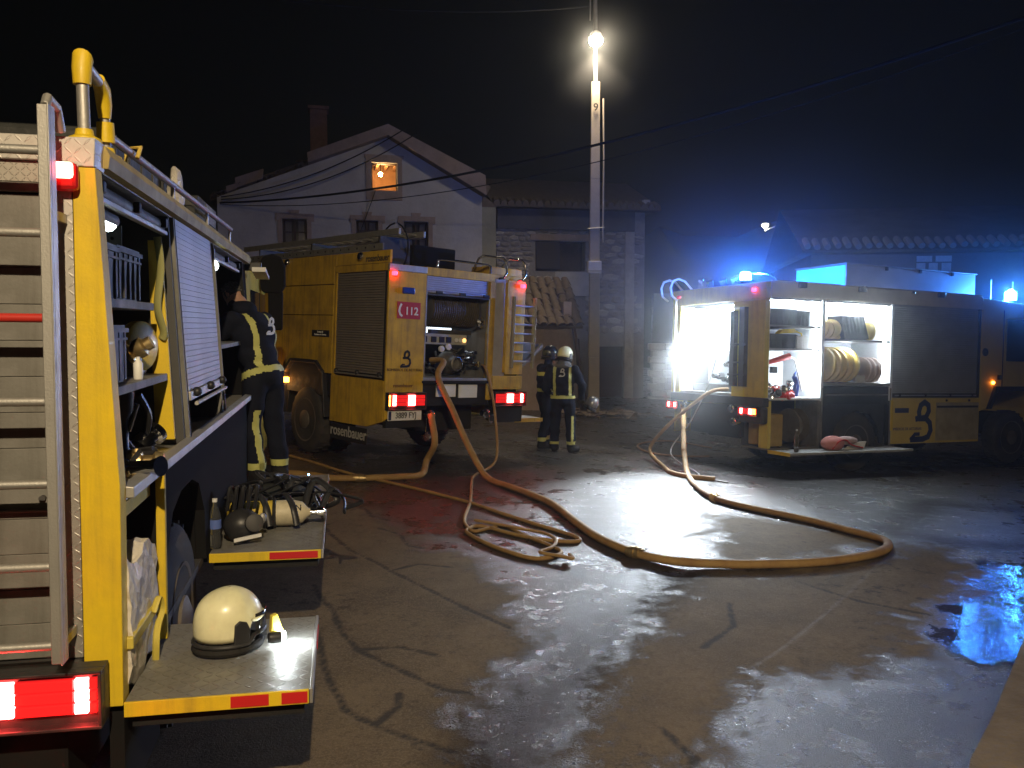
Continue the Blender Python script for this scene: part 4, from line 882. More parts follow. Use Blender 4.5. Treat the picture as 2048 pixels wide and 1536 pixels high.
# roof: two slopes, the left one burnt and broken along its edge
MB().prism([(-3.24,7.865),(-.34,6.235),(-.20,6.50),(-3.24,8.17)], 1, -.35, DEP+.3).build('roof', TILE, HO)
MB().prism([(-3.24,7.865),(-8.25,5.90),(-8.25,6.08),(-3.24,8.10)], 1, .25, DEP+.3).build('roof', TILE, HO)
MB().prism([(-3.2395,7.868),(-.34,6.242),(-.37,6.82),(-3.2395,8.175)], 1, -.42, -.351).build('verge_board', SOFF, HO)
MB().prism([(-3.2405,7.868),(-5.50,6.98),(-5.53,7.26),(-3.2405,8.175)], 1, -.42, -.30).build('verge_board', SOFF, HO)
MB().prism([(-3.2405,7.868),(-5.50,6.98),(-5.51,7.0),(-3.2405,7.9)], 1, -.30, .25).build('verge_soffit', SOFF, HO)
for a, b, lo, hi in ((-7.5,-6.78,.05,.33),(-7.75,-7.5,.02,.18)):
    ga, gb = gable(a), gable(b); MB().prism([(a,ga+lo),(b,gb+lo),(b+.03,gb+hi),(a-.02,ga+hi)], 1, -.15, .1).build('broken_board', SOFF, HO)
tl = None
for k in range(22):
    x = -8.1 + k*.125; z = gable(x) + .05 + random.uniform(-.03,.06)
    if tl is None:
        tl = MB().add(*(lambda n=6, L=.42, r=.10: ([(r*math.cos(math.pi*i/n)*s, j*L, r*.8*math.sin(math.pi*i/n)*s) for s in (1,.8) for j in (0,1) for i in range(n+1)],
             [(i, i+1, (n+1)+i+1, (n+1)+i) for i in range(n)] + [(2*(n+1)+i, 3*(n+1)+i, 3*(n+1)+i+1, 2*(n+1)+i+1) for i in range(n)] + [(i, 2*(n+1)+i, 2*(n+1)+i+1, i+1) for i in range(n)] + [((n+1)+i, (n+1)+i+1, 3*(n+1)+i+1, 3*(n+1)+i) for i in range(n)]))()).build('roof_tile', TILE, HO)
        o = tl
    else: o = clone(tl, HO)
    o.location = (x, random.uniform(-.15,.2), z); o.rotation_euler = (random.uniform(-.2,.2), random.uniform(-.4,.1), random.uniform(-.5,.5))
MB().box(-5.44,-4.93,1.5,2.1,7.0,8.95).build('chimney', BRIK, HO); MB().box(-5.5,-4.87,1.45,2.15,8.96,9.05).build('chimney_cap', BRIK, HO)
# windows
def window(parent, xa, xb, za, zb, fw, lit=False, frame_stone=True, curtains=True):
    w = bpy.data.objects.new('window', None); COL.objects.link(w); w.parent = parent
    f = MB(); t = .05; f.box(xa,xa+t,.10,.16,za,zb); f.box(xb-t,xb,.10,.16,za,zb); f.box(xa+t,xb-t,.10,.16,zb-t,zb); f.box(xa+t,xb-t,.10,.16,za,za+t)
    f.box((xa+xb)/2-.03,(xa+xb)/2+.03,.095,.165,za+t,zb-t)
    if not lit:
        z = za+(zb-za)*.66; f.box(xa+t,(xa+xb)/2-.03,.11,.15,z,z+.03); f.box((xa+xb)/2+.03,xb-t,.11,.15,z,z+.03)
        f.build('frame', WOOD, w)
        for a, b in ((xa+t,(xa+xb)/2-.03),((xa+xb)/2+.03,xb-t)): MB().box(a,b,.125,.132,za+t,zb-t).build('pane', PANE, w)
        if curtains: MB().box(xa+.08,xa+.26,.17,.19,za+.06,zb-.05).build('curtain', CURT, w); MB().box(xb-.24,xb-.08,.17,.19,za+.06,zb-.05).build('curtain', CURT, w)
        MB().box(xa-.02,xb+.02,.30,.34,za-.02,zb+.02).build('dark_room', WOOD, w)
    if frame_stone:
        for s in (0, 1):
            if s: MB().prism([(xb+.005,za-.1),(xb+.13,za-.1),(xb+.13,zb-.07),(xb+.21,zb-.07),(xb+.21,zb+.15),((xa+xb)/2+.11,zb+.15),((xa+xb)/2+.09,zb+.005),(xb+.005,zb+.005)], 1, -.035, .0).build('surround', TRIM, w)
            else: MB().prism([(xa-.005,za-.1),(xa-.005,zb+.005),((xa+xb)/2-.09,zb+.005),((xa+xb)/2-.11,zb+.15),(xa-.17,zb+.15),(xa-.17,zb-.07),(xa-.12,zb-.07),(xa-.12,za-.1)], 1, -.035, .0).build('surround', TRIM, w)
        c = (xa+xb)/2; MB().prism([(c-.085,zb+.005),(c+.085,zb+.005),(c+.15,zb+.25),(c-.15,zb+.25)], 1, -.05, .0).build('keystone', TRIM, w)
    return w
window(HO, *ups[1], 0); window(HO, *ups[2], 0); window(HO, *ups[3], 0)
att = bpy.data.objects.new('attic_window', None); COL.objects.link(att); att.parent = HO
xa, xb, za, zb = ups[0]
MB().prism([(xa-.16,za-.28),(xa-.005,za-.28),(xa-.005,zb+.005),(xb+.005,zb+.005),(xb+.005,za-.28),(xb+.15,za-.28),(xb+.15,zb+.12),(xb+.2,zb+.12),(xb+.2,zb+.22),(xa-.2,zb+.22),(xa-.2,zb+.12),(xa-.16,zb+.12)], 1, -.035, 0).build('surround', TRIM, att)
MB().box(xa-.005,xb+.005,-.04,.0,za-.28,za-.003).build('sill', TRIM, att)
f = MB(); f.box(xa,xa+.03,.05,.10,za,zb); f.box(xb-.03,xb,.05,.10,za,zb); f.build('frame', WOOD, att)
MB().box(xa-.5,xb+.5,1.30,1.34,za-.3,zb+.25).build('room_wall', LITW, att); MB().box(xa-.52,xa-.5,.36,1.30,za-.3,zb+.25).build('room_wall', LITW, att); MB().box(xb+.5,xb+.52,.36,1.30,za-.3,zb+.25).build('room_wall', LITW, att)
MB().box(xa-.5,xb+.5,.36,1.30,za-.33,za-.3).build('room_floor', LITW, att)
rf_ = MB(); 
for k in range(4): rf_.box(xa-.1+.27*k,xa-.02+.27*k,.36,1.28,zb-.02,zb+.06)
rf_.build('rafters', LITW, att)
MB().prism([(xa+.03,zb-.005),(xb-.03,zb-.005),(xb-.03,zb-.07),(xb-.12,zb-.03),(xa+.2,zb-.02),(xa+.1,zb-.06),(xa+.03,zb-.09)], 1, .11, .13).build('lace_curtain', LITW, att)
bl = MB().ball((xa+.28,.25,zb-.30), .062, 14).build('light_bulb', mat('warm bulb', (1,.8,.5), .3, emit=(1,.66,.25), es=170), att)
MB().tube([(xa+.28,.25,zb-.24),(xa+.28,.27,zb+.05)], .01, 6).build('bulb_cord', WIRE, att)
light('POINT', 'bulb_light', (xa+.28,.45,zb-.30), 24, (1,.58,.22), .07, att)

# ------------------------------------------------------------------ stone house
SH = Matrix.Translation((-.5,26.4,-.3)) @ Matrix.Rotation(.2,4,'Z')
ST = thing('stone_house', 'low rubble stone house with open shuttered window and dark doorway', 'house', SH)
holes = [(1.27,2.90,4.08,5.0),(3.37,4.30,0,1.69)]
xs = [.04,1.27,2.90,3.37,4.30,4.88]; mb = MB()
for a, b in zip(xs[:-1], xs[1:]):
    z = 0
    for h in holes:
        if h[0] <= (a+b)/2 <= h[1]:
            if h[2] > z: mb.prism([(a,z),(b,z),(b,h[2]),(a,h[2])], 1, .06, .5)
            z = h[3]
    mb.prism([(a,z),(b,z),(b,5.98),(a,5.98)], 1, .06, .5)
mb.build('wall', MORT, ST)
MB().box(.04,4.88,5,5.4,0,5.9).build('wall', MORT, ST); MB().box(4.5,4.88,.5,5,0,5.9).build('wall', MORT, ST)
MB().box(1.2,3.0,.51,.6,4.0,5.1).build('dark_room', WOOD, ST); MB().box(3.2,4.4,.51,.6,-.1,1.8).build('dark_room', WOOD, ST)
# individual rubble stones over the lit part of the wall
protos = []
for k in range(7):
    bm = bmesh.new(); bmesh.ops.create_icosphere(bm, subdivisions=1, radius=.5)
    for v in bm.verts:
        v.co = Vector((v.co.x*random.uniform(.85,1.2), v.co.y*.55, v.co.z*random.uniform(.85,1.2)))
        v.co.x = max(-.46, min(.46, v.co.x)); v.co.z = max(-.42, min(.42, v.co.z))
    me_ = bpy.data.meshes.new('stone'); bm.to_mesh(me_); bm.free(); me_.materials.append(STONE if k % 3 else STON2)
    protos.append(me_)
cnt = 0
def stones(x0, x1, z0, z1, course, wmin, wmax, limit):
    global cnt
    z = z0
    while z < z1 and cnt < limit:
        h = course*random.uniform(.75,1.3); x = x0 - random.uniform(0,.2)
        while x < x1 and cnt < limit:
            w = random.uniform(wmin,wmax); cx = x+w/2; cz = z+h/2
            blocked = (1.15 < cx < 3.0 and 3.98 < cz < 5.12) or (3.25 < cx < 4.4 and cz < 1.8)
            if not blocked and x0 < cx < x1:
                o = bpy.data.objects.new('stone', random.choice(protos)); COL.objects.link(o); o.parent = ST
                o.location = (cx,.055,cz+random.uniform(-.02,.02)); o.scale = (w*1.08,.16+random.uniform(-.04,.06),h*1.12); o.rotation_euler = (0,random.uniform(-.12,.12),0); cnt += 1
            x += w
        z += h
stones(.05,1.25,3.2,5.32,.15,.18,.42,150); stones(1.25,4.72,5.13,5.35,.14,.2,.4,190); stones(2.95,4.68,2.1,5.1,.22,.3,.6,270); stones(1.25,2.95,3.5,4.0,.17,.2,.4,296)
MB().box(.04,4.5,-.06,.06,5.36,5.97).build('eaves_board', DARKW, ST); MB().box(4.2,4.5,-.04,.06,0,5.35).build('quoin', STON2, ST)
MB().box(1.1,3.2,.0,.06,5.03,5.22).build('lintel', TRIM, ST)
MB().box(1.28,2.04,-.04,.02,4.15,4.97).build('shutter', mat('dark blue grey shutter', (.035,.03,.04), .7), ST)
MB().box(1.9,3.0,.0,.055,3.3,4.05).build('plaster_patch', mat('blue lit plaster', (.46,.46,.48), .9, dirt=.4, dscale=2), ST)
MB().prism([(-.15,5.98),(5.2,5.98),(5.2,6.06),(-.15,6.06)], 1, -.35, .1).build('eaves', WOOD, ST)
MB().add([(-.15,-.4,6.05),(5.25,-.4,6.05),(5.25,3,7.4),(-.15,3,7.4),(5.25,6,6.0),(-.15,6,6.0),(-.15,-.4,5.99),(5.25,-.4,5.99)], [(0,1,2,3),(3,2,4,5),(6,7,1,0),(6,7,4,5)]).build('roof', TILE, ST)
et = None
for k in range(24):
    mbt = MB().tube([(0,-.46,0),(0,-.05,.16)], .095, 8) if et is None else None
    if et is None: et = mbt.build('roof_tile', TILE, ST); o = et
    else: o = clone(et, ST)
    o.location = (-.05+.225*k, 0, 6.08)
MB().box(4.75,4.95,-.2,.0,6.1,6.35).build('ridge_finial', STON2, ST)

# ------------------------------------------------------------------ lean-to shed
SD = Matrix.Translation((.4,22.6,-.3)) @ Matrix.Rotation(.15,4,'Z')
LT = thing('lean_to_shed', 'small beige lean-to shed under curved clay tiles beside the concrete pole', 'shed', SD)
MB().box(-1.4,1.27,0,.25,0,2.25).build('wall', PINKW, LT); MB().box(1.05,1.27,.25,3.0,0,3.0).build('wall', PINKW, LT)
MB().add([(-1.5,-.12,2.27),(1.5,-.12,2.27),(1.70,2.75,3.62),(-1.2,2.75,3.62),(-1.5,-.12,2.33),(1.5,-.12,2.33),(1.70,2.75,3.69),(-1.2,2.75,3.69)], [(0,1,2,3),(4,5,6,7),(0,1,5,4),(1,2,6,5),(2,3,7,6),(3,0,4,7)]).build('roof', TILE, LT)
def tilemesh(r=.115, L=.48, n=6):
    mb = MB(); V = []
    for s in (1,.82):
        for j, q in ((0,1.08),(1,.88)):
            for i in range(n+1):
                a = math.pi*i/n; V.append((r*q*math.cos(a)*s, j*L, r*.75*q*math.sin(a)*s))
    k = n+1; F = [(i,i+1,k+i+1,k+i) for i in range(n)] + [(2*k+i,3*k+i,3*k+i+1,2*k+i+1) for i in range(n)] + [(i,2*k+i,2*k+i+1,i+1) for i in range(n)] + [(k+i,k+i+1,3*k+i+1,3*k+i) for i in range(n)]
    return mb.add(V, F)
tp = None
sl = math.atan2(3.69-2.33, 2.87)
for j in range(8):
    for i in range(11):
        t = (j+.0)/8; x = -1.05 + i*.245 + .22*t; y = -.18 + 2.87*t; z = 2.345 + 1.36*t
        if tp is None: tp = tilemesh().build('roof_tile', TILE, LT, smooth=True); o = tp
        else: o = clone(tp, LT)
        o.location = (x+random.uniform(-.02,.02), y+random.uniform(-.03,.03), z+.0+random.uniform(0,.02)); o.rotation_euler = (sl+.03, random.uniform(-.08,.08), random.uniform(-.07,.07))
MB().box(-1.3,1.7,2.76,2.95,3.45,3.72).build('roof_flashing', PINKW, LT)
# leaning beams
for k, (a, b) in enumerate((((1.62,22.2,2.0),(1.98,21.9,gz(1.98,21.9))), ((1.72,22.3,1.7),(1.80,22.1,gz(1.8,22.1))))):
    solo(MB().tube([a, b], .055, 5), 'timber_beam', WOOD, ['long dark beam leaning on the corner of the beige shed', 'short dark beam leaning close to the concrete pole'][k], 'beam')

# ------------------------------------------------------------------ house behind the right truck
RH = Matrix.Translation((7,21,-.5)) @ Matrix.Rotation(-.16,4,'Z')
HR = thing('dark_house', 'dark low house with a row of pale tile ends behind the right truck', 'house', RH)
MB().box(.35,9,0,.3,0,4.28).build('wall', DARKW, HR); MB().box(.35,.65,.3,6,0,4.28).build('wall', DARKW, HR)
MB().add([(.1,-.35,4.36),(9.4,-.35,4.36),(9.4,3.5,5.85),(.1,3.5,5.85),(9.4,7,4.3),(.1,7,4.3),(.1,-.35,4.30),(9.4,-.35,4.30)], [(0,1,2,3),(3,2,4,5),(6,7,1,0),(6,7,4,5)]).build('roof', mat('dark old roof', (.07,.06,.055), .9, dirt=.6, dscale=2), HR)
et = None
for k in range(40):
    if et is None: et = MB().tube([(0,-.42,0),(0,0,.2)], .075, 8).build('roof_tile', mat('pale tile end', (.17,.16,.15), .8), HR); o = et
    else: o = clone(et, HR)
    o.location = (.2+.235*k, random.uniform(-.03,.03), 4.44+random.uniform(-.015,.015))
for k, (xa, xb, za, zb) in enumerate(((2.80,3.15,4.08,4.22),(3.23,3.59,4.08,4.22),(2.80,3.0,3.86,4.05),(3.08,3.28,3.86,4.05),(3.37,3.58,3.86,4.05))):
    MB().box(xa,xb,-.02,-.003,za,zb).build('window_pane', PAPER, HR)
# far wall in the gap
FW = MB(); FW.box(5.0,6.45,30,30.4,-.6,3.2)
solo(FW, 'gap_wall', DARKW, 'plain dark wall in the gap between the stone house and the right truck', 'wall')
FS = thing('lit_wall_pier', 'lit part of a far wall, set up as a pale stone pier glimpsed between the stone house and right truck', 'pier', (4.9,27.2,-.45))  # pale stones added in place of the lit stretch of the far wall
zc = 0
pp = None
for k in range(9):
    for i in range(2):
        if pp is None: pp = MB().box(-.24,.24,-.2,.2,-.1,.1).build('stone', STON2, FS, bevel=.03); o = pp
        else: o = clone(pp, FS)
        o.location = (-.24+.49*i+(.06 if k%2 else -.03), 0, .12+.215*k)

# ------------------------------------------------------------------ street lamps and cables
def concrete_pole(x, y, h, name, label):
    z = gz(x,y); P = thing(name, label, 'street lamp', (x,y,z))
    return P
PL = thing('street_lamp', 'tall concrete pole with a lit white lamp near its top', 'street lamp', (2.10,21.7,gz(2.1,21.7)))
zz = [0,1.5,3.5,6,8.4]; MB().prism([(-.15,-.12),(.15,-.12),(.15,.12),(-.15,.12)], 2, -.2, 0).build('pole_foot', CONC, PL)
mb = MB()
for a, b in zip(zz[:-1], zz[1:]):
    ra, rb_ = .145-.0045*a*1.0, .145-.0045*b*1.0
    mb.hexa([(-ra,-ra*.8,a),(ra,-ra*.8,a),(ra,ra*.8,a),(-ra,ra*.8,a),(-rb_,-rb_*.8,b),(rb_,-rb_*.8,b),(rb_,rb_*.8,b),(-rb_,rb_*.8,b)])
mb.build('pole', CONC, PL, bevel=.015)
MB().tube([(0,0,8.4),(-.02,0,10.6)], [.055,.05], 12).build('steel_mast', ALUP, PL, smooth=True)
MB().box(-.17,.17,-.15,.15,3.62,3.93).build('pole_band', WHT, PL, bevel=.01); MB().box(-.175,.175,-.155,.155,3.66,3.70).build('pole_band', ALU, PL)
MB().tube([(.20,0,8.0),(.22,-.02,6.5),(.21,0,4.4)], .022, 8).build('conduit', CONC, PL)
MB().tube([(-.19,-.1,4.75),(.24,-.1,4.78)], .010, 6).build('bolt', ALU, PL)
textobj('9', PL, (0,-.125,7.75), REARTXT, .26, BPL, off=.004)
MB().tube([(-.14,0,10.6),(-.15,-.05,9.9)], .018, 6).build('conduit', ALU, PL)
hd = MB().lathe([(.04,.16),(.13,.10),(.17,0),(.16,-.02),(.001,-.02)], 20, (-.03,-.32,9.40)).build('lamp_head', ALU, PL, smooth=True)
MB().tube([(0,0,9.5),(-.03,-.30,9.54)], .025, 8).build('lamp_arm', ALU, PL)
MB().ball((-.03,-.32,9.32), (.17,.17,.14), 16).build('lamp_globe', LSTR, hd)
light('SPOT', 'lamp_light', (-.03,-.32,9.08), 800, (1,.80,.56), .09, PL, direction=(0,0,-1), spot=112, blend=.6)
light('POINT', 'globe_light', (-.03,-.55,9.35), 55, (1,.80,.56), .09, PL)
P2 = thing('street_lamp', 'small distant street lamp on a bent arm above the right truck', 'street lamp', (10.72,34,gz(10.72,34)))
MB().tube([(0,0,0),(0,0,6.55)], .05, 8).build('pole', CONC, P2); MB().tube([(0,0,6.5),(-.02,0,6.6),(-.65,0,6.35)], .03, 8).build('lamp_arm', ALU, P2)
h2 = MB().box(-.78,-.5,-.08,.08,6.60,6.66).build('lamp_head', ALU, P2); MB().ball((-.64,0,6.56), (.12,.12,.09), 12).build('lamp_globe', mat('small street lamp', (1,.9,.7), .3, emit=(1,.93,.8), es=55), h2)
light('POINT', 'lamp_light', (-.64,0,6.40), 90, (1,.9,.75), .09, P2)
# lamp behind the camera that lights the near truck and the road
P3 = thing('street_lamp', 'street lamp standing behind the photographer, outside the picture', 'street lamp', (2.6,-5.0,0))
MB().tube([(0,0,0),(0,0,6.7)], [.12,.08], 12).build('pole', CONC, P3, smooth=True); MB().tube([(0,0,6.6),(-.2,.1,6.85),(-1.40,.8,6.85)], .03, 8).build('lamp_arm', ALU, P3)
h3 = MB().box(-1.60,-1.20,.55,1.05,6.80,6.88).build('lamp_head', ALU, P3, bevel=.02); MB().box(-1.53,-1.27,.6,1.0,6.77,6.795).build('lamp_lens', mat('sodium lamp lens', (1,.8,.5), .3, emit=(1,.75,.45), es=60), h3)
light('SPOT', 'lamp_light', (-1.40,.8,6.66), 3700, (1,.79,.50), .06, P3, direction=(-1.5,6.6,-4.9), spot=88, blend=1.)
def sag(a, b, d, n=26): 
    return [Vector(a).lerp(Vector(b), i/n) - Vector((0,0,d*4*(i/n)*(1-i/n))) for i in range(n+1)]
def house(x, z, y=-.05): return H @ Vector((x,y,z))
cables = [((-7.93,5.80),(9.6,12,7.15),.75,.028,'thick sagging cable crossing the white house and running past the pole'),
          ((-7.93,5.76),(9.6,12,7.10),1.05,.010,'thin sagging cable just below the thick one'),]
for (hx, hz), e, d, r, lab in cables:
    solo(MB().tube(sag(house(hx,hz,-.15), e, d), r, 6), 'overhead_cable', WIRE, lab, 'cable')
for (a, b, d, lab) in (((-7.9,5.95),(-2.75,8.05),.32,'upper cable rising along the gable towards the ridge'), ((-7.9,5.88),(-2.4,7.95),.42,'lower cable rising along the gable towards the ridge')):
    solo(MB().tube(sag(house(*a,-.25), house(*b,-.45), d), .018, 6), 'overhead_cable', WIRE, lab, 'cable')
solo(MB().tube(sag(house(-3.6,6.3,-.1), house(-4.05,5.1,-.1), .02), .012, 6), 'overhead_cable', WIRE, 'short cable hanging down from the attic window', 'cable')
solo(MB().tube(sag((-9,14,8.2),(1.9,21.7,10.0), .5), .016, 6), 'overhead_cable', WIRE, 'faint cable running high across the dark sky to the pole top', 'cable')
# ------------------------------------------------------------------ hoses on the ground
def cr(pts, n=8):
    P = [Vector(p) for p in pts]; out = []
    for i in range(len(P)-1):
        p0, p1, p2, p3 = P[max(i-1,0)], P[i], P[i+1], P[min(i+2,len(P)-1)]
        for k in range(n):
            t = k/n; out.append(.5*((2*p1)+(p2-p0)*t+(2*p0-5*p1+4*p2-p3)*t*t+(3*p1-p0-3*p2+p3)*t**3))
    out.append(P[-1]); return out
def gp(pts, r, lift=0): return [(x, y, gz(x,y)+r*.9+lift) for x, y in pts]
def hose(name, pts, r, m, label, cat='hose', n=8, sq=.85, group=None):
    q = cr(pts, n); 
    s_ = MB().tube(q, r, 12, 0, True, sq)
    return solo(s_, name, m, label, cat, smooth=True, group=group)
big = [tuple(T2 @ Vector((-.30,.25,1.50))), tuple(T2 @ Vector((-.27,.0,1.49))), (-1.00,11.42,1.33), (-.80,11.30,.90), (-.62,11.22,.50), (-.45,11.15,.18)] + gp([(-.30,10.95),(-.02,10.44),(.22,9.99),(.46,9.43),(.65,8.57),(.83,7.88),(1.09,7.35),(1.39,7.11),(1.8,7.04),(2.24,7.07),(2.71,7.19),(3.14,7.42),(3.42,7.66),(3.58,7.92),(3.60,8.15),(3.42,8.5),(3.19,8.94),(2.89,9.34),(2.64,9.68),(2.45,10.12),(2.42,10.91),(2.54,12.1)], .043)
TRIALV = T3 @ Vector((-.70,-.10,1.0))
big += [(2.62,12.75,gz(2.62,12.75)+.25), (2.66,13.0,.18), tuple(TRIALV - Vector((0,.05,.12))), tuple(TRIALV)]
hose('supply_hose', big, .043, HOSE, 'thick ochre supply hose looping across the wet road between the two trucks')
v1 = T2 @ Vector((-.53,-.14,.77))
hose('supply_hose', [tuple(v1), tuple(v1+Vector((.0,-.05,-.05))), (v1.x+.04,v1.y-.08,.45), (-1.16,11.4,.2)] + gp([(-1.2,11.12),(-1.45,10.9),(-1.75,10.80),(-1.95,10.72),(-2.33,10.7),(-2.63,10.85),(-3.0,10.9),(-3.4,10.8)], .045), .045, HOSE, 'thick ochre hose dropping from the valve and running left behind the near truck')
v2 = T2 @ Vector((.46,.05,1.45))
hose('attack_hose', [tuple(v2), tuple(v2+Vector((.05,-.12,-.03))), tuple(v2+Vector((.12,-.18,-.25))), tuple(T2 @ Vector((.56,-.18,.7))), tuple(T2 @ Vector((.50,-.3,.12)))] + gp([(-.50,11.3),(-.52,10.78),(-.48,9.7),(-.49,9.17),(-.50,8.8),(-.47,8.47),(-.36,8.2),(-.1,8.42),(.17,7.96),(.39,7.59),(.44,7.42),(.36,7.28),(.2,7.22),(.03,7.36),(-.2,7.67),(-.38,8.0),(-.45,8.24),(-.32,8.42),(-.02,8.12),(.26,7.9),(.5,7.82),(.64,7.86),(.60,8.04),(.45,8.25),(.19,8.59),(-.13,9.04),(-.48,9.54),(-.99,10.09),(-1.56,10.62),(-2.17,11.12),(-2.86,11.86),(-3.33,12.3)], .02, .0), .020, HOSE, 'thin ochre hose coiled loosely in front of the thick hose')
hose('attack_hose', gp([(-.38,8.56),(-.1,8.35),(.12,8.18),(.32,8.02),(.41,7.77),(.36,7.5),(.25,7.33),(.42,7.20),(.52,7.12),(.50,7.25)], .018, .03), .018, HOSE, 'short flat end of thin ochre hose lying on top of the coil')
# hoses at the right truck
va = T3 @ Vector((.25,.10,1.30))
hose('supply_hose', [tuple(va), tuple(T3 @ Vector((.15,-.15,1.26))), tuple(T3 @ Vector((-.05,-.40,1.02))), tuple(T3 @ Vector((-.35,-.70,.62))), tuple(T3 @ Vector((-.55,-.85,.25)))] + gp([(2.32,12.7),(2.33,12.2),(2.5,11.9),(2.85,11.75)], .035), .035, HOSE, 'ochre hose arching down from the bright rear locker to the ground')
hose('air_line', [tuple(T3 @ Vector((.05,.0,1.8))), tuple(T3 @ Vector((.05,-.18,1.3))), tuple(T3 @ Vector((.0,-.45,.75))), tuple(T3 @ Vector((-.1,-.75,.25)))] + gp([(2.75,12.3),(2.45,12.35),(2.28,12.7),(2.55,12.1),(3.0,11.6)], .012), .012, mat('grey line', (.4,.4,.42), .5), 'thin grey line hanging from the bright rear locker')
hose('attack_hose', gp([(3.9,16.4),(3.5,16.9),(3.14,17.1),(2.62,16.55),(2.36,15.75),(2.45,14.88),(2.93,14.62),(3.5,14.9)], .02), .02, mat('brown hose', (.3,.17,.09), .6), 'thin brown hose looping on the ground left of the right truck')

def hose_joint(pts, r, name='hose_coupling'):
    a, b = Vector(pts[0]), Vector(pts[1]); d = (b-a).normalized(); L = .16
    mb = MB().tube([a-d*L*.5, a-d*L*.3, a-d*L*.29, a-d*L*.02, a-d*L*.01, a+d*L*.01, a+d*L*.02, a+d*L*.29, a+d*L*.3, a+d*L*.5], [r*1.1,r*1.1,r*1.35,r*1.35,r*1.55,r*1.55,r*1.35,r*1.35,r*1.1,r*1.1], 16)
    return mb.build(name, BRS, None, smooth=True)
_h = [o for o in COL.objects if o.name.startswith('supply_hose')]
for o_, p_ in ((_h[0], ((1.09,7.35),(1.39,7.11))), (_h[0], ((2.45,10.12),(2.42,10.91))), (_h[1], ((-1.95,10.72),(-2.33,10.7)))):
    c_ = hose_joint([(x,y,gz(x,y)+.042) for x,y in p_], .042); c_.parent = o_
# ------------------------------------------------------------------ things in and on the near truck
def crate(M, w, d, h, label, m=GRP, group=None, name='crate', cat='crate', ribs=5):
    mb = MB(); t = .008
    tp = .94
    mb.hexa([(-w/2*tp,-d/2*tp,0),(w/2*tp,-d/2*tp,0),(w/2*tp,d/2*tp,0),(-w/2*tp,d/2*tp,0),(-w/2,-d/2,h),(w/2,-d/2,h),(w/2,d/2,h),(-w/2,d/2,h)])
    mb.box(-w/2-.012,w/2+.012,-d/2-.012,d/2+.012,h-.03,h-.012); mb.box(-w/2-.008,w/2+.008,-d/2-.008,d/2+.008,h*.74,h*.74+.01)
    for k in range(ribs):
        x = -w/2*.9 + w*.9*k/(ribs-1); mb.box(x-.014,x+.014,-d/2-.004,d/2+.004,.01,h-.02)
        y = -d/2*.9 + d*.9*k/(ribs-1); mb.box(-w/2-.004,w/2+.004,y-.014,y+.014,.01,h-.02)
    return solo(mb, name, m, label, cat, M, group)
crate(at(T1,-.36,.42,2.112), .42, .50, .225, 'large black plastic crate on the top shelf next to the corner column')
crate(at(T1,-.38,.92,2.112), .44, .40, .235, 'taller ribbed black crate, inner one on the top shelf')
crate(at(T1,-.25,.47,1.772), .26, .36, .235, 'small grey crate on the lower shelf of the near truck')
solo(MB().lathe([(.018,0),(.02,.01),(.02,.07),(.008,.085),(.008,.098),(.001,.099)], 16), 'bottle', WHT, 'small white bottle beside the grey crate on the shelf', 'bottle', at(T1,-.10,.78,1.772), smooth=True)
gr = thing('cut_off_saw', 'yellow round saw with brass coupling on the lower shelf', 'power tool', at(T1,-.24,1.07,1.772))
MB().lathe([(.10,-.03),(.118,-.02),(.118,.02),(.10,.03)], 28, (.06,.09,.135), rot('Z',-25) @ XAX).build('blade_guard', YEL, gr, smooth=True)
MB().lathe([(.085,-.022),(.085,.022)], 24, (.06,.09,.135), rot('Z',-25) @ XAX).build('blade', DGR, gr)
MB().prism([(-.1,0),(.16,0),(.17,.05),(.1,.085),(-.08,.085)], 0, -.06, .08).build('motor', mat('cast grey metal', (.28,.27,.24), .4, .7, dirt=.4), gr, bevel=.01)
MB().lathe([(.045,0),(.05,.02),(.03,.03),(.045,.05),(.045,.08),(.03,.09),(.03,.12)], 20, (.06,-.13,.10), rot('Y',60)).build('coupling', BRS, gr, smooth=True)
solo(MB().tube(cr([(0,0,.45),(.01,.02,.30),(-.01,.03,.12),(.01,.06,0),(.0,.07,-.04)]), .022, 10, 0, True, .5), 'hose', mat('olive hose', (.28,.27,.10), .6), 'olive flat hose hanging on the yellow inner post', 'hose', at(T1,-.10,1.22,1.98), smooth=True)
# tools on the floor of the first locker
def coupling(M, s, m, label, group=None):
    mb = MB().lathe([(.05*s,0),(.055*s,.02*s),(.055*s,.05*s),(.035*s,.06*s),(.035*s,.09*s),(.05*s,.10*s),(.05*s,.13*s),(.03*s,.135*s),(.03*s,.10*s)], 16)
    for k in range(3):
        a = k*2.09; mb.ball((math.cos(a)*.058*s, math.sin(a)*.058*s, .035*s), .014*s, 6)
    return solo(mb, 'coupling', m, label, 'coupling', M, group, smooth=True)
labs = ['brass coupling nearest the column on the locker floor','steel coupling lying behind the brass ones','brass coupling tipped on its side in the middle of the locker floor','small steel coupling against the yellow post']
for k, (x, y, mm, rx) in enumerate(((-.10,.30,BRS,70),(-.22,.52,CHR,20),(-.12,.62,BRS,95),(-.16,1.02,CHR,60))):
    coupling(at(T1,x,y,1.43,k*50) @ Matrix.Rotation(R(rx),4,'X'), 1.1, mm, labs[k])
nz = thing('branch_pipe', 'dark fire nozzle with pistol grip standing on the locker floor', 'nozzle', at(T1,-.16,.72,1.402))
MB().lathe([(.05,0),(.05,.05),(.03,.08),(.03,.20),(.05,.24),(.055,.32),(.04,.33)], 18).build('barrel', BPL, nz, smooth=True)
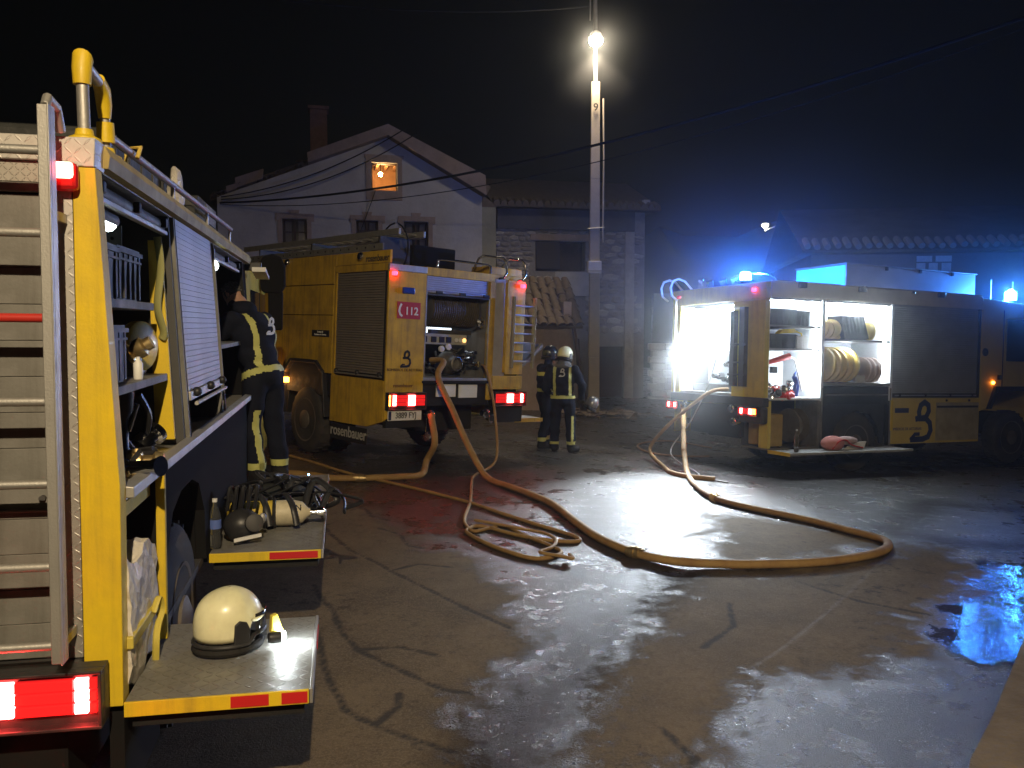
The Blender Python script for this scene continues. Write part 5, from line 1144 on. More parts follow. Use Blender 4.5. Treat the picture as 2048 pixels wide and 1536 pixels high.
MB().tube([(0,.03,.12),(.02,.10,.06),(.02,.11,.02)], .014, 8).build('grip', BPL, nz); MB().tube([(.03,0,.15),(.06,.03,.26),(.0,.08,.27),(-.05,.03,.24)], .010, 8).build('bail_handle', CHR, nz, smooth=True)
nz2 = thing('branch_pipe', 'smaller nozzle lying on its side near the locker sill', 'nozzle', at(T1,-.14,.45,1.44,60))
MB().lathe([(.04,0),(.035,.08),(.025,.1),(.025,.2),(.04,.25)], 16, (0,0,0), rot('X',85)).build('barrel', CHR, nz2, smooth=True); MB().tube([(0,-.1,.02),(.06,-.1,.07),(.06,-.16,.08)], .01, 6).build('grip', BPL, nz2)
solo(MB().box(-.16,.16,-.14,.14,0,.24).tube([(-.1,0,.24),(-.1,0,.29),(.1,0,.29),(.1,0,.24)], .012, 8), 'tool_box', BPL, 'black tool box at the back of the locker floor', 'tool box', at(T1,-.45,.85,1.402), bevel=.01)
solo(MB().tube(cr([(0,0,.28),(.03,.05,.18),(.0,.1,.08),(-.05,.05,.03),(.0,-.06,.02),(.07,0,.02)]), .018, 8), 'hose', BPL, 'short black rubber hose heaped on the locker floor', 'hose', at(T1,-.14,.95,1.41), smooth=True)
# wrapped bundles in the rear lower bay
wr = thing('wrapped_bundle', 'white plastic-wrapped bundle tied with yellow tape in the lower rear bay', 'bundle', at(T1,-.085,.30,.665))
mb = MB()
bmw = bmesh.new(); bmesh.ops.create_cube(bmw, size=1); bmesh.ops.subdivide_edges(bmw, edges=bmw.edges, cuts=7, use_grid_fill=True)
for v in bmw.verts:
    p = v.co.copy(); v.co = Vector((p.x*.20, p.y*.44, p.z*.46+.24)) * 1.0; l = 1 - .12*(abs(p.x*2)**6*abs(p.z*2)**6); v.co.x *= l; v.co += Vector((random.uniform(-.008,.008), random.uniform(-.008,.008), random.uniform(-.008,.008)+.03*math.sin(p.y*9)))
mw = bpy.data.meshes.new('wrapping'); bmw.to_mesh(mw); bmw.free(); mw.materials.append(WRAP); ow = bpy.data.objects.new('wrapping', mw); COL.objects.link(ow); ow.parent = wr
MB().box(-.106,.108,-.235,.235,.17,.215).build('yellow_tape', mat('yellow tape', (.55,.45,.08), .5), wr, bevel=.005)
MB().tube(cr([(.11,.08,.20),(.125,.12,.25),(.13,.15,.19),(.12,.11,.13),(.12,.08,.08),(.115,.09,.0)]), .014, 6, 0, True, .4).build('tape_tail', mat('yellow tape', (.55,.45,.08), .5), wr)
solo(MB().box(-.1,.1,-.2,.2,0,.14), 'cardboard_box', mat('brown card', (.2,.13,.08), .8, dirt=.4), 'small brown box on top of the wrapped bundle', 'box', at(T1,-.20,.33,1.145), bevel=.005)
# roof cargo
cg = thing('roof_crate', 'long dark tarpaulin-covered box on the near truck roof', 'box', at(T1,-.72,2.1,2.635))
MB().box(-.32,.32,-.62,1.0,0,.36).build('cover', TARP, cg, bevel=.03)
for y in (-.4,-.1,.2,.5,.8): MB().box(-.33,.33,y,y+.02,.0,.366).build('strap', BPL, cg)
MB().tube([(.1,.3,.37),(.1,.45,.47),(.1,.7,.47),(.1,.85,.36)], .009, 6).build('carry_wire', ALU, cg)
sk = bmesh.new(); bmesh.ops.create_icosphere(sk, subdivisions=3, radius=1)
for v in sk.verts: v.co = Vector((v.co.x*.05, v.co.y*.09, v.co.z*.19)) * (1+.16*math.sin(v.co.z*9+v.co.y*5)+random.uniform(-.04,.04)) + Vector((0,0,.19))
ms = bpy.data.meshes.new('plastic_sack'); sk.to_mesh(ms); sk.free(); ms.materials.append(WRAP); so = bpy.data.objects.new('plastic_sack', ms); COL.objects.link(so); so.matrix_world = at(T1,-.32,2.95,2.66); tag(so, 'crumpled white plastic sack on the roof beside the rail', 'sack')
bx = thing('roof_crate', 'black box with a pale top panel at the roof front', 'box', at(T1,-.45,4.2,2.635))
MB().box(-.15,.15,-.45,.5,0,.36).build('case', BPL, bx, bevel=.01); MB().box(.151,.158,-.1,.42,.2,.34).build('pale_panel', ALUP, bx)
solo(MB().box(-.2,.2,-.3,.3,0,.2), 'equipment_bag', TARP, 'low dark bag between the roof boxes', 'bag', at(T1,-.40,3.35,2.635), bevel=.05)
# locker three contents
crate(at(T1,-.4,3.2,1.872), .4, .5, .22, 'dark crate on the forward locker shelf', BPL)
solo(MB().lathe([(.10,-.05),(.13,-.04),(.13,.04),(.10,.05)], 20, (0,0,.13), XAX).tube([(0,-.12,.13),(.06,-.2,.2),(.06,-.05,.27)], .014, 8), 'red_tool', REDP, 'small red tool hanging under the forward locker lamp', 'tool', at(T1,-.16,3.0,2.15), smooth=True)
# helmet on the near step
def spow(v, p): return math.copysign(abs(v)**p, v)
def helmet(M, label, shell, s=1., lamp=False, visor=True):
    h = thing('helmet', label, 'helmet', M)
    mb = MB(); n = 36; rows = 16; V = []; F = []
    for i in range(rows+1):
        t = i/rows; ph = t*R(104)
        for j in range(n):
            a = 2*math.pi*j/n; x = math.sin(ph)*math.cos(a); y = math.sin(ph)*math.sin(a); z = math.cos(ph)
            zz = z*.150 if z > 0 else z*.19
            if y > .2 and z < .35: zz = max(zz, (.35-z)*.02+.02) if z < .1 else zz   # open face
            yy = y*(.152 if y < 0 else .135)
            V.append((x*.122*(1+.0*z), yy, zz+.105 + (.012*math.sin(max(0,z)*3.1)*(1 if y < .2 else 0))))
    for i in range(rows):
        for j in range(n): F.append((i*n+j, i*n+(j+1)%n, (i+1)*n+(j+1)%n, (i+1)*n+j))
    mb.add(V, F); sh = mb.build('shell', shell, h, smooth=True, auto=60); sh.scale = (s,s,s)
    so_ = sh.modifiers.new('s','SOLIDIFY'); so_.thickness = .006
    k = []
    rim = [(math.cos(a)*.124, math.sin(a)*(.15 if math.sin(a) < 0 else .138), .055 + (.02 if math.sin(a) > .3 else -.01)) for a in [2*math.pi*i/32 for i in range(33)]]
    o = MB().tube(rim, .0095, 8, 0, False).build('rim_trim', BPL, h, smooth=True); o.scale = (s,s,s)
    o = MB().tube([(math.cos(a)*.112, -.012+math.sin(a)*.13, .018) for a in [2*math.pi*i/32 for i in range(33)]], .018, 8, 0, False).build('neck_pad', BLK, h, smooth=True); o.scale = (s,s,s)
    for sx in (-1, 1):
        o = MB().prism([(-.035,.05),(.03,.05),(.035,.10),(.02,.135),(-.01,.145),(-.03,.13)], 0, sx*.112, sx*.127).build('side_panel', BPL, h, bevel=.004); o.scale = (s,s,s)
    if visor:
        V = []; F = []
        for i in range(5):
            for j in range(13):
                a = R(25+130*j/12); V.append((math.cos(a)*.118, math.sin(a)*.142+.004, .075+.02*i))
        for i in range(4):
            for j in range(12): F.append((i*13+j, i*13+j+1, (i+1)*13+j+1, (i+1)*13+j))
        o = MB().add(V, F).build('visor', mat('smoked visor', (.02,.02,.02), .08), h, smooth=True, fixn=False); o.scale = (s,s,s); q = o.modifiers.new('s','SOLIDIFY'); q.thickness = .003
    return h
hm = helmet(at(T1,.31,.47,.672,-62), 'cream firefighter helmet with its lamp on, lying on the nearest step', CREAM, 1.0)
MB().prism([(-.02,.06),(.03,.02),(.045,.03),(.01,.135),(-.015,.13)], 0, .05, .075).build('lamp_bracket', mat('yellow lamp bracket', (.75,.60,.08), .4), hm, bevel=.004).location = (.03,.15,.0)
MB().lathe([(.02,0),(.024,.02),(.024,.05),(.001,.052)], 16, (.125,.11,.05), rot('X',-95) @ rot('Y',10)).build('torch', BPL, hm, smooth=True)
MB().lathe([(.019,0),(.019,.006),(.001,.007)], 16, (.132,.168,.047), rot('X',-100)).build('torch_lens', mat('helmet torch lens', (1,1,1), .2, emit=(.85,.95,1), es=420), hm)
light('POINT', 'torch_light', (.105,.19,.035), 3.2, (.85,.95,1), .015, hm)
# breathing set on the second step
bs = thing('breathing_set', 'breathing apparatus with yellow and cream cylinder on the second step', 'breathing apparatus', at(T1,.03,2.62,.672,0))
cyl = MB().lathe([(.05,0),(.078,.02),(.085,.05),(.085,.30)], 28, (0,0,.09), rot('Y',90)).build('cylinder', mat('yellow cylinder paint', (.62,.45,.05), .4, dirt=.6, dscale=6, dcol=(.35,.27,.05)), bs, smooth=True)
MB().lathe([(.0855,.0),(.0855,.13),(.07,.19),(.03,.225),(.025,.24)], 28, (.29,0,.09), rot('Y',90)).build('cylinder_shoulder', CYLW, bs, smooth=True)
textobj('N', bs, (.455,-.066,.135), rot('X',50) , .055, BPL, off=.001)
MB().lathe([(.02,0),(.02,.04),(.03,.045),(.03,.09),(.015,.1)], 16, (.53,0,.09), rot('Y',90)).build('cylinder_valve', CHR, bs, smooth=True)
for x in (.10,.24,.30):
    MB().tube([(x,math.cos(a)*.09,.09+math.sin(a)*.09) for a in [2*math.pi*i/20 for i in range(21)]], .012, 8, 0, False).build('strap', BPL, bs, smooth=True)
for a in (-.02,.16,.33):
    MB().tube(cr([(a,.25,.16),(a+.04,.06,.20),(a+.09,-.07,.15),(a+.12,-.12,.03)], 6), .022, 8, 0, True, .4).build('harness_strap', BPL, bs, smooth=True)
MB().box(-.02,.5,.07,.36,0,.06).build('back_plate', BPL, bs, bevel=.02)
for k in range(9):
    a = random.uniform(-.1,.6); b = random.uniform(.1,.6)
    MB().tube(cr([(a,b,.06),(a+random.uniform(-.15,.2),b+random.uniform(-.1,.2),.15+random.uniform(0,.08)),(a+random.uniform(-.2,.3),b+random.uniform(0,.3),.10),(a+random.uniform(0,.3),b+random.uniform(-.1,.1),.03)], 6), random.uniform(.014,.03), 8, 0, True, .45).build('harness_strap', BPL, bs, smooth=True)
MB().tube(cr([(.30,.18,.16),(.36,.26,.14),(.42,.34,.08)],5), .005, 6).build('chain', CHR, bs)
fm = thing('face_mask', 'black face mask with grey lens lying in front of the cylinder', 'face mask', at(T1,.16,2.26,.672,15) @ Matrix.Diagonal((1.35,1.35,1.35,1)))
MB().ball((0,0,.075), (.085,.075,.075), 20).build('facepiece', BPL, fm, smooth=True)
MB().lathe([(.035,0),(.04,.02),(.04,.05),(.03,.055)], 18, (.04,-.05,.09), rot('X',75)).build('demand_valve', DGR, fm, smooth=True)
MB().prism([(-.05,.02),(.07,.035),(.07,.05),(-.05,.035)], 1, -.095, -.085).build('mask_tag', WHT, fm)
for k in range(5): MB().tube(cr([(-.06+.03*k,.03,.14),(-.05+.03*k,.0,.25),(-.02+.02*k,.08,.22),(.0,.12,.12)],5), .009, 8, 0, True, .5).build('head_strap', BPL, fm, smooth=True)
MB().ball((.09,-.01,.10), (.018,.012,.025), 10).build('buckle', ALU, fm, smooth=True)
gb = thing('gear_heap', 'dark breathing harness heaped behind the cylinder on the second step', 'harness', at(T1,.32,3.15,.672))
MB().ball((.0,.1,.06), (.26,.22,.13), 20).build('pad', TARP, gb, smooth=True); MB().ball((-.28,.0,.05), (.16,.2,.12), 18).build('pad', BPL, gb, smooth=True)
for k in range(7): MB().tube(cr([(random.uniform(-.3,.25),random.uniform(-.2,.2),.08),(random.uniform(-.3,.3),random.uniform(-.2,.3),.24),(random.uniform(-.2,.3),random.uniform(-.1,.4),.14),(.25,random.uniform(-.2,.2),.02)],6), .02, 8, 0, True, .4).build('harness_strap', BPL, gb, smooth=True)
MB().ball((.20,.3,.2), .008, 8).build('indicator_light', mat('tiny blue light', (.2,.4,1), .3, emit=(.2,.45,1), es=14), gb)
gl = thing('gloves', 'pair of dark firefighting gloves at the far corner of the second step', 'gloves', at(T1,.52,4.1,.672,20))
for s_ in (-1, 1):
    mb = MB(); mb.ball((s_*.05,0,.03), (.045,.07,.03), 14)
    for k, l in enumerate((.06,.075,.07,.055)): mb.tube([(s_*.05-.033+.022*k,.055,.03),(s_*.05-.036+.024*k,.055+l*.6,.035),(s_*.05-.036+.024*k,.055+l,.02)], [.012,.011,.009], 8)
    mb.tube([(s_*.05-s_*.04,.0,.03),(s_*.05-s_*.075,.03,.03),(s_*.05-s_*.08,.06,.02)], [.013,.012,.01], 8)
    mb.build('glove', mat('brown black glove', (.05,.04,.03), .8, dirt=.4), gl, smooth=True)
def bottle(M, label, h=.30, lab=True):
    b = thing('water_bottle', label, 'bottle', M)
    MB().lathe([(.03,0),(.036,.01),(.036,.07),(.032,.08),(.036,.09),(.036,h*.6),(.030,h*.72),(.015,h*.86),(.013,h*.93)], 20).build('bottle_body', CLR, b, smooth=True)
    MB().lathe([(.015,h*.93),(.015,h),(.001,h)], 14).build('cap', WHT, b)
    if lab: MB().lathe([(.0368,.12),(.0368,.175)], 20).build('paper_label', mat('blue bottle label', (.10,.16,.45), .5), b, smooth=True)
    return b
bottle(at(T1,.02,2.12,.672), 'clear water bottle with blue label on the second step near the body')
bottle(at(T3,1.55,.35,.408), 'clear water bottle standing on the right truck step', .34, False)
pk = thing('cloth_bundle', 'pink cloth bundle lying on the right truck step', 'bundle', at(T3,1.45,1.35,.408))
MB().ball((0,-.18,.10), (.15,.20,.12), 22).build('bundle_body', PINK, pk, smooth=True); MB().ball((.02,.08,.14), (.10,.22,.07), 18).build('loose_flap', mat('pale pink cloth', (.5,.36,.34), .85, bump=.6, bscale=16), pk, smooth=True)
MB().tube(cr([(.1,-.28,.02),(.15,-.2,.14),(.14,-.05,.16),(.12,.1,.08),(.1,.35,.03)]), .012, 8).build('cord', REDP, pk, smooth=True); MB().prism([(.05,.0),(.45,.0),(.5,.12),(.2,.1)], 0, .0, .03).build('paper', WHT, pk)
# ------------------------------------------------------------------ contents of the right truck lockers
for k, (x, y, z, w, d, h, m, lab) in enumerate(((.88,.42,2.322,.5,.52,.25,GRP,'wide slate crate on the top shelf of the first glowing locker'),(.85,.86,2.322,.45,.26,.24,BPL,'narrow dark crate next to the wide one on the top shelf'),
      (.88,.42,1.967,.5,.52,.22,GRP,'wide slate crate on the middle shelf of the first glowing locker'),(.85,.88,1.967,.4,.20,.2,WHT,'small white crate on the middle shelf of the glowing locker'))):
    crate(at(T3,x,y,z), w, d, h, lab, m)
solo(MB().prism([(-.2,0),(.22,.03),(.1,.09),(-.1,.08)], 0, -.05, .05).tube([(0,.1,.07),(0,.3,.02),(0,.34,-.12)], .012, 8), 'yellow_tool', YEL, 'yellow tool lying on the middle crate of the glowing locker', 'tool', at(T3,1.0,.6,2.19))
nz = thing('foam_branch', 'red foam nozzle hanging under the middle shelf', 'nozzle', at(T3,1.05,.42,1.80,0))
MB().tube([(0,-.22,-.06),(0,.20,.05)], [.035,.05], 14).build('barrel', mat('bright red paint', (.6,.04,.02), .35), nz, smooth=True); MB().tube([(0,.2,.05),(0,.32,0),(0,.40,-.25),(0,.48,-.5)], .014, 8).build('hose_tail', WHT, nz, smooth=True)
solo(MB().box(-.03,.03,-.06,.06,0,.10), 'radio', BPL, 'black radio fixed inside the first glowing locker', 'radio', at(T3,1.0,.36,1.58), bevel=.01)
solo(MB().tube(cr([(0,0,0),(.0,.03,.2),(0,-.02,.32),(0,.04,.38)]), [.05]*8+[.04]*8+[.02]*9, 10), 'blue_tool', mat('blue tool', (.03,.06,.25), .4), 'dark blue tool standing in the first glowing locker', 'tool', at(T3,1.0,.80,1.22), smooth=True)
for k in range(12):
    x = 1.05+random.uniform(-.1,.06); y = .20 + .075*k - (.4 if k > 7 else 0) ; z = 1.215 + (.10 if k > 7 else 0)
    coupling(at(T3,x,y,z,k*40) @ Matrix.Rotation(R(random.uniform(30,100)),4,'X'), 1.15, CHR if k % 3 else mat('red enamel', (.55,.03,.02), .35), 'hose coupling in the jumbled heap on the glowing locker floor', 'couplings heaped on the locker floor')
def roll(M, r, w, m, label, group=None, n=6):
    mb = MB()
    for k in range(n):
        rr = r*(1-.11*k)
        mb.lathe([(rr-.012,-w/2),(rr,-w/2+.006),(rr,w/2-.006),(rr-.012,w/2),(rr-.024,w/2-.006),(rr-.024,-w/2+.006)], 28, (0,0,r), YAX)
    return solo(mb, 'hose_roll', m, label, 'hose roll', M, group, smooth=True)
for k in range(5): roll(at(T3,.96,1.33+.125*k,1.442,18), .285, .075, HOSY, ['leftmost large yellow hose roll on the lower shelf','second large yellow hose roll on the lower shelf','third large yellow hose roll, middle of the lower row','fourth large yellow hose roll on the lower shelf','large yellow hose roll nearest the white block'][k])
for k in range(3): roll(at(T3,.96,2.22+.11*k,1.442,12), .21, .06, mat('pink white hose', (.62,.48,.42), .6, dirt=.4), ['first reddish white hose roll beside the white block','middle reddish white hose roll on the lower shelf','reddish white hose roll nearest the bright jamb'][k])
for k in range(4): roll(at(T3,.96,1.30+.13*k,2.14,25), .16 - .01*(k%2), .06, HOSY, ['leftmost small yellow hose roll on the upper shelf','second small yellow hose roll on the upper shelf','third small yellow hose roll, partly dark, on the upper shelf','small yellow hose roll next to the black dividers'][k])
roll(at(T3,.96,2.38,2.14,-15), .15, .09, HOSY, 'yellow hose roll right of the black dividers on the upper shelf')
for k in range(7): solo(MB().prism([(0,0),(.08,0),(.012,.38),(-.012,.38)], 0, -.2, .12).box(-.19,.11,.02,.05,.15,.2), 'divider', BLM, 'black hose divider leaning in the row on the upper shelf', 'divider', at(T3,1.0,1.70+.075*k,2.138) @ Matrix.Rotation(R(9),4,'X'), 'black dividers on the upper shelf')
solo(MB().box(-.05,.05,-.06,.06,0,.02).box(-.05,.05,-.06,-.04,.02,.10).box(-.05,.05,.04,.06,.02,.10).box(-.05,.05,-.06,.06,.10,.12), 'white_block', WHT, 'white bracket between the yellow and the reddish hose rolls', 'bracket', at(T3,1.08,2.10,1.442), bevel=.004)

# ------------------------------------------------------------------ people
def lathe_cap(mb, a, b, r0, r1, n=14):
    a, b = Vector(a), Vector(b); d = (b-a); L = d.length or 1e-4; q = d.to_track_quat('Z','Y').to_matrix()
    prof = [(r0*math.sin(t*math.pi/10)+1e-4, -r0*math.cos(t*math.pi/10)) for t in range(6)] + [(r1*math.cos(t*math.pi/10)+1e-4, L+r1*math.sin(t*math.pi/10)) for t in range(6)]
    mb.lathe(prof, n, a, q)
def blob(name, segs, m, parent, voxel=.013, smooth=6):
    mb = MB()
    for s in segs:
        if len(s) == 3: mb.ball(s[0], s[1], 18, 0, s[2])
        elif len(s) == 2: mb.ball(s[0], s[1], 18)
        else: lathe_cap(mb, *s)
    o = mb.build(name, m, parent)
    rm = o.modifiers.new('r','REMESH'); rm.mode = 'VOXEL'; rm.voxel_size = voxel; rm.use_smooth_shade = True
    sm = o.modifiers.new('s','SMOOTH'); sm.iterations = smooth; sm.factor = .6
    dg = bpy.context.evaluated_depsgraph_get(); dg.update()
    me_ = bpy.data.meshes.new_from_object(o.evaluated_get(dg)); me_.materials.clear(); me_.materials.append(m)
    me_.polygons.foreach_set('use_smooth', [True]*len(me_.polygons))
    old = o.data; o.modifiers.clear(); o.data = me_; me_.name = name
    return o
def wrinkle(o, amp=.006, f=14):
    me_ = o.data; n = len(me_.vertices); co = np.empty(n*3); me_.vertices.foreach_get('co', co); co = co.reshape(-1,3)
    no = np.empty(n*3); me_.vertices.foreach_get('normal', no); no = no.reshape(-1,3)
    w = np.sin(co[:,2]*f*2.1 + 2.3*np.sin(co[:,0]*f*.8+co[:,1]*5)) * .6 + np.sin(co[:,2]*f*3.7+co[:,0]*f*1.5) * .4
    co = co + no*(w*amp)[:,None]; me_.vertices.foreach_set('co', co.ravel()); me_.update()
def band(body, name, pred, m, parent, off=.004):
    me_ = body.data; keep = []; used = {}
    V = []; F = []
    for p in me_.polygons:
        c = p.center
        if pred(c, p.normal):
            f = []
            for vi in p.vertices:
                if vi not in used: used[vi] = len(V); v = me_.vertices[vi]; V.append(v.co + v.normal*off)
                f.append(used[vi])
            F.append(tuple(f))
    if F: return MB().add(V, F).build(name, m, parent, smooth=True, fixn=False)
def hand(parent, base, d, side, m, name='glove'):
    """base: wrist point, d: direction of the fingers"""
    d = Vector(d).normalized(); u = d.cross(Vector((0,0,1))); u = u.normalized() if u.length > .1 else Vector((1,0,0)); w = u.cross(d); b = Vector(base)
    q = Matrix((u, d, w)).transposed(); segs = [(b+d*.045, (.044,.055,.022), q)]
    for k, L in enumerate((.062,.076,.070,.054)):
        x = (-.032+.0215*k)*side; s = b+d*.085+u*x; m1 = s+d*L*.5-w*.006; e = m1+d*L*.42-w*.022
        segs += [(s-d*.02, m1, .0105, .0098), (m1, e, .0098, .0085)]
    s = b+d*.03-u*side*.038; m1 = s+d*.03-u*side*.022-w*.01; segs += [(s, m1, .013, .012), (m1, m1+d*.03-w*.012, .012, .0095)]
    return blob(name, segs, m, parent, .005, 2)
def firefighter(M, label, J, helmet_mat=None, name='person', arms=True, voxel=.014):
    P = thing(name, label, 'person', M)
    V = Vector
    hipL, hipR = V(J['hip'])+V((-.10,0,0)), V(J['hip'])+V((.10,0,0)); ch = V(J['chest']); nk = V(J['neck']); hip = V(J['hip'])
    axis = (nk-hip).normalized(); side = axis.cross(V((0,1,0))).normalized() if abs(axis.y) < .95 else V((1,0,0)); side = V((1,0,0))
    fwd = side.cross(axis)*-1; q = Matrix((side, axis.cross(side), axis)).transposed()
    segs = [(hip+V((0,0,.0)), (.175,.145,.15), q), (hip+axis*.16, (.19,.15,.16), q), (ch, (.215,.155,.20), q), (hip+axis*.30, (.20,.15,.18), q), (ch+axis*.10, (.195,.125,.12), q), (hip-V((0,0,.05)), (.18,.14,.12), q),
            (nk-axis*.06, nk+axis*.05, .075, .065)]
    for s, k in ((-1,'L'),(1,'R')):
        sh = V(J['sh'+k]); el = V(J['el'+k]); wr_ = V(J['wr'+k]); kn = V(J['kn'+k]); an = V(J['an'+k]); toe = V(J['toe'+k]); hp = hipL if s < 0 else hipR
        segs += [(ch+axis*.08+side*s*.08, sh, .10, .085), (sh, el, .088, .070), (el, wr_, .070, .052), (hp-V((0,0,.02)), kn, .112, .088), (kn, an+V((0,0,.10)), .088, .078), (an+V((0,0,.10)), an, .080, .07)]
        segs += [(an-V((0,0,.02)), toe, .058, .05), (an+V((0,0,-.035)), toe+V((0,0,-.015)), .05, .045), (an-V((0,.03,.03)), .055)]
    hd = V(J['head']); segs += [(nk, hd-V((0,0,.02)), .06, .065)]
    body = blob('body', segs, NAVY, P, voxel, 5); wrinkle(body, .0065, 12)
    bt = band(body, 'boot', lambda c, n: c.z < .105, BLK, P, .003)
    return P, body
def head(P, pos, yaw, pitch, hair=True, balaclava=False):
    o = bpy.data.objects.new('head', None); COL.objects.link(o); o.parent = P; o.location = pos; o.rotation_mode = 'ZYX'; o.rotation_euler = (R(pitch), 0, R(yaw))
    segs = [((0,0,.0),(.076,.096,.105)), ((0,.03,-.055),(.058,.062,.06)), ((0,.105,-.01),(.013,.022,.018)), ((0,.095,.03),(.012,.02,.03)), ((0,.075,-.095),(.03,.03,.022)), ((0,.092,-.052),(.026,.014,.008)), ((0,.092,-.065),(.024,.013,.008)),
            ((.077,-.005,-.005),(.012,.02,.033)), ((-.077,-.005,-.005),(.012,.02,.033)), ((0,-.02,-.06), (0,-.03,-.16), .055, .058), ((.03,.082,.028),(.022,.014,.010)), ((-.03,.082,.028),(.022,.014,.010))]
    f = blob('face', segs, SKIN, o, .006, 2)
    for s in (-1,1): MB().ball((s*.03,.093,.018), .010, 10).build('eye', WHT, o, smooth=True)
    if hair:
        b = bmesh.new(); bmesh.ops.create_icosphere(b, subdivisions=4, radius=1)
        dl = [v for v in b.verts if v.co.y > .35 and v.co.z < .62 or v.co.z < -.45]; bmesh.ops.delete(b, geom=dl, context='VERTS')
        for v in b.verts:
            nz_ = 1 + .05*math.sin(v.co.x*23+v.co.z*17) + random.uniform(-.035,.045); v.co = Vector((v.co.x*.086*nz_, (v.co.y*.106-.004)*nz_, v.co.z*.116*nz_+.008))
        hm_ = bpy.data.meshes.new('hair'); b.to_mesh(hm_); b.free(); hm_.materials.append(HAIR); ho = bpy.data.objects.new('hair', hm_); COL.objects.link(ho); ho.parent = o
        sd = ho.modifiers.new('s','SOLIDIFY'); sd.thickness = .012
    return o
# man with grey hair working at the near truck, standing on the second step
J = dict(hip=(0,-.02,.93), chest=(0,.08,1.25), neck=(.0,.20,1.46), shL=(-.20,.15,1.37), shR=(.20,.13,1.37), elL=(-.27,.36,1.14), elR=(.26,.33,1.10), wrL=(-.16,.55,1.12), wrR=(.12,.52,1.06),
         knL=(-.12,.03,.48), knR=(.13,-.02,.48), anL=(-.13,-.04,.085), anR=(.14,-.07,.085), toeL=(-.15,.12,.05), toeR=(.18,.09,.05), head=(0,.28,1.55))
M1 = at(T1,.10,4.38,.672,56)
man, mb_ = firefighter(M1, 'grey-haired person in dark turnout jacket leaning into the near truck locker', J)
blob('collar', [((0,.17,1.47),(.105,.10,.075)), ((0,.20,1.50),(.09,.085,.05))], NAVY, man, .01, 4)
hd = head(man, (0,.31,1.60), 5, -38)
ax = (Vector((0,.20,1.46))-Vector((0,-.02,.93))).normalized()
def tors(c): 
    p = Vector(c)-Vector((0,-.02,.93)); return c[0], p.dot(ax), p.y*ax.z - p.z*ax.y
band(mb_, 'waist_band', lambda c, n: -.03 < tors(c)[1] < .025 and abs(c[0]) < .23 and c[2] > .8, STR, man)
band(mb_, 'back_stripe', lambda c, n: .10 < c[0] < .145 and .02 < tors(c)[1] < .50 and tors(c)[2] < .02 and n.y < -.05, STR, man)
band(mb_, 'back_stripe', lambda c, n: -.145 < c[0] < -.10 and .02 < tors(c)[1] < .50 and tors(c)[2] < .02 and n.y < -.05, STR, man)
band(mb_, 'sleeve_band', lambda c, n: abs((Vector(c)-Vector((.26,.33,1.10))).dot(Vector((-.14,.19,-.04)).normalized()) - .10) < .022 and c[0] > .12 and c[2] < 1.2 and c[1] > .3, STR, man)
band(mb_, 'leg_stripe', lambda c, n: c[0] > .0 and .10 < c[2] < .62 and n.x > .35 and -.05 < n.y*1.0+.25 < .42, STR, man)
band(mb_, 'leg_stripe', lambda c, n: c[0] < .0 and .10 < c[2] < .62 and n.y < -.35 and -.175 < c[0] < -.125, STR, man)
band(mb_, 'cuff_band', lambda c, n: .125 < c[2] < .18, STR, man)
hand(man, (-.16,.56,1.115), (.3,1,-.1), -1, SKIN, 'hand'); hand(man, (.12,.53,1.055), (-.3,1,-.1), 1, SKIN, 'hand')
stroke_logo(man, .0, 1.33, .105, 'rear', -.012, -.006, STW).location = (0,-.085,0)
# firefighter with the cream helmet, back to us
fx_, fy_ = .86, 14.25
J = dict(hip=(0,0,.92), chest=(0,.0,1.24), neck=(.01,.03,1.47), shL=(-.20,.0,1.39), shR=(.20,.0,1.39), elL=(-.30,-.02,1.10), elR=(.33,.03,1.12), wrL=(-.24,.20,.98), wrR=(.30,.26,.92),
         knL=(-.13,.03,.48), knR=(.13,.03,.48), anL=(-.14,-.02,.085), anR=(.14,-.02,.085), toeL=(-.13,.16,.05), toeR=(.24,.10,.05), head=(.02,.08,1.57))
M2 = Matrix.Translation((fx_,fy_,gz(fx_,fy_))) @ Matrix.Rotation(R(-8),4,'Z')
ff, fb = firefighter(M2, 'firefighter in cream helmet seen from behind near the beige shed', J)
head(ff, (.02,.08,1.60), -35, -18, hair=False)
blob('neck_cape', [((.01,.03,1.50),(.12,.11,.075)), ((.01,-.0,1.46),(.15,.10,.04))], mat('grey cape', (.12,.12,.125), .8, bump=.3), ff, .01, 4)
for pr_, nm in ((lambda c, n: .915 < c[2] < .965 and abs(c[0]) < .235, 'waist_band'), (lambda c, n: .105 < c[0] < .15 and .95 < c[2] < 1.45 and n.y < .1, 'back_stripe'), (lambda c, n: -.155 < c[0] < -.11 and .95 < c[2] < 1.45 and n.y < .1, 'back_stripe'),
                (lambda c, n: .14 < c[2] < .19, 'cuff_band'), (lambda c, n: c[0] > .1 and .18 < c[2] < .62 and .145 < c[0] < .185 and n.y < -.1, 'leg_stripe')):
    band(fb, nm, pr_, STR, ff)
blob('glove', [((.30,.28,.90),(.045,.06,.04))], BPL, ff, .01, 2) if False else hand(ff, (.30,.27,.92), (.1,.7,-.6), 1, mat('brown black glove', (.05,.04,.03)))
hand(ff, (-.24,.21,.98), (.3,.8,-.4), -1, mat('brown black glove', (.05,.04,.03)))
stroke_logo(ff, -.01, 1.36, .10, 'rear', -.14, -.132, STW).location = (0,-.03,0)
hl_ = helmet(M2 @ Matrix.Translation((.02,.07,1.535)) @ Matrix.Rotation(R(-35),4,'Z') @ Matrix.Rotation(R(-14),4,'X'), 'cream helmet worn by the firefighter seen from behind', CREAM, 1.02)
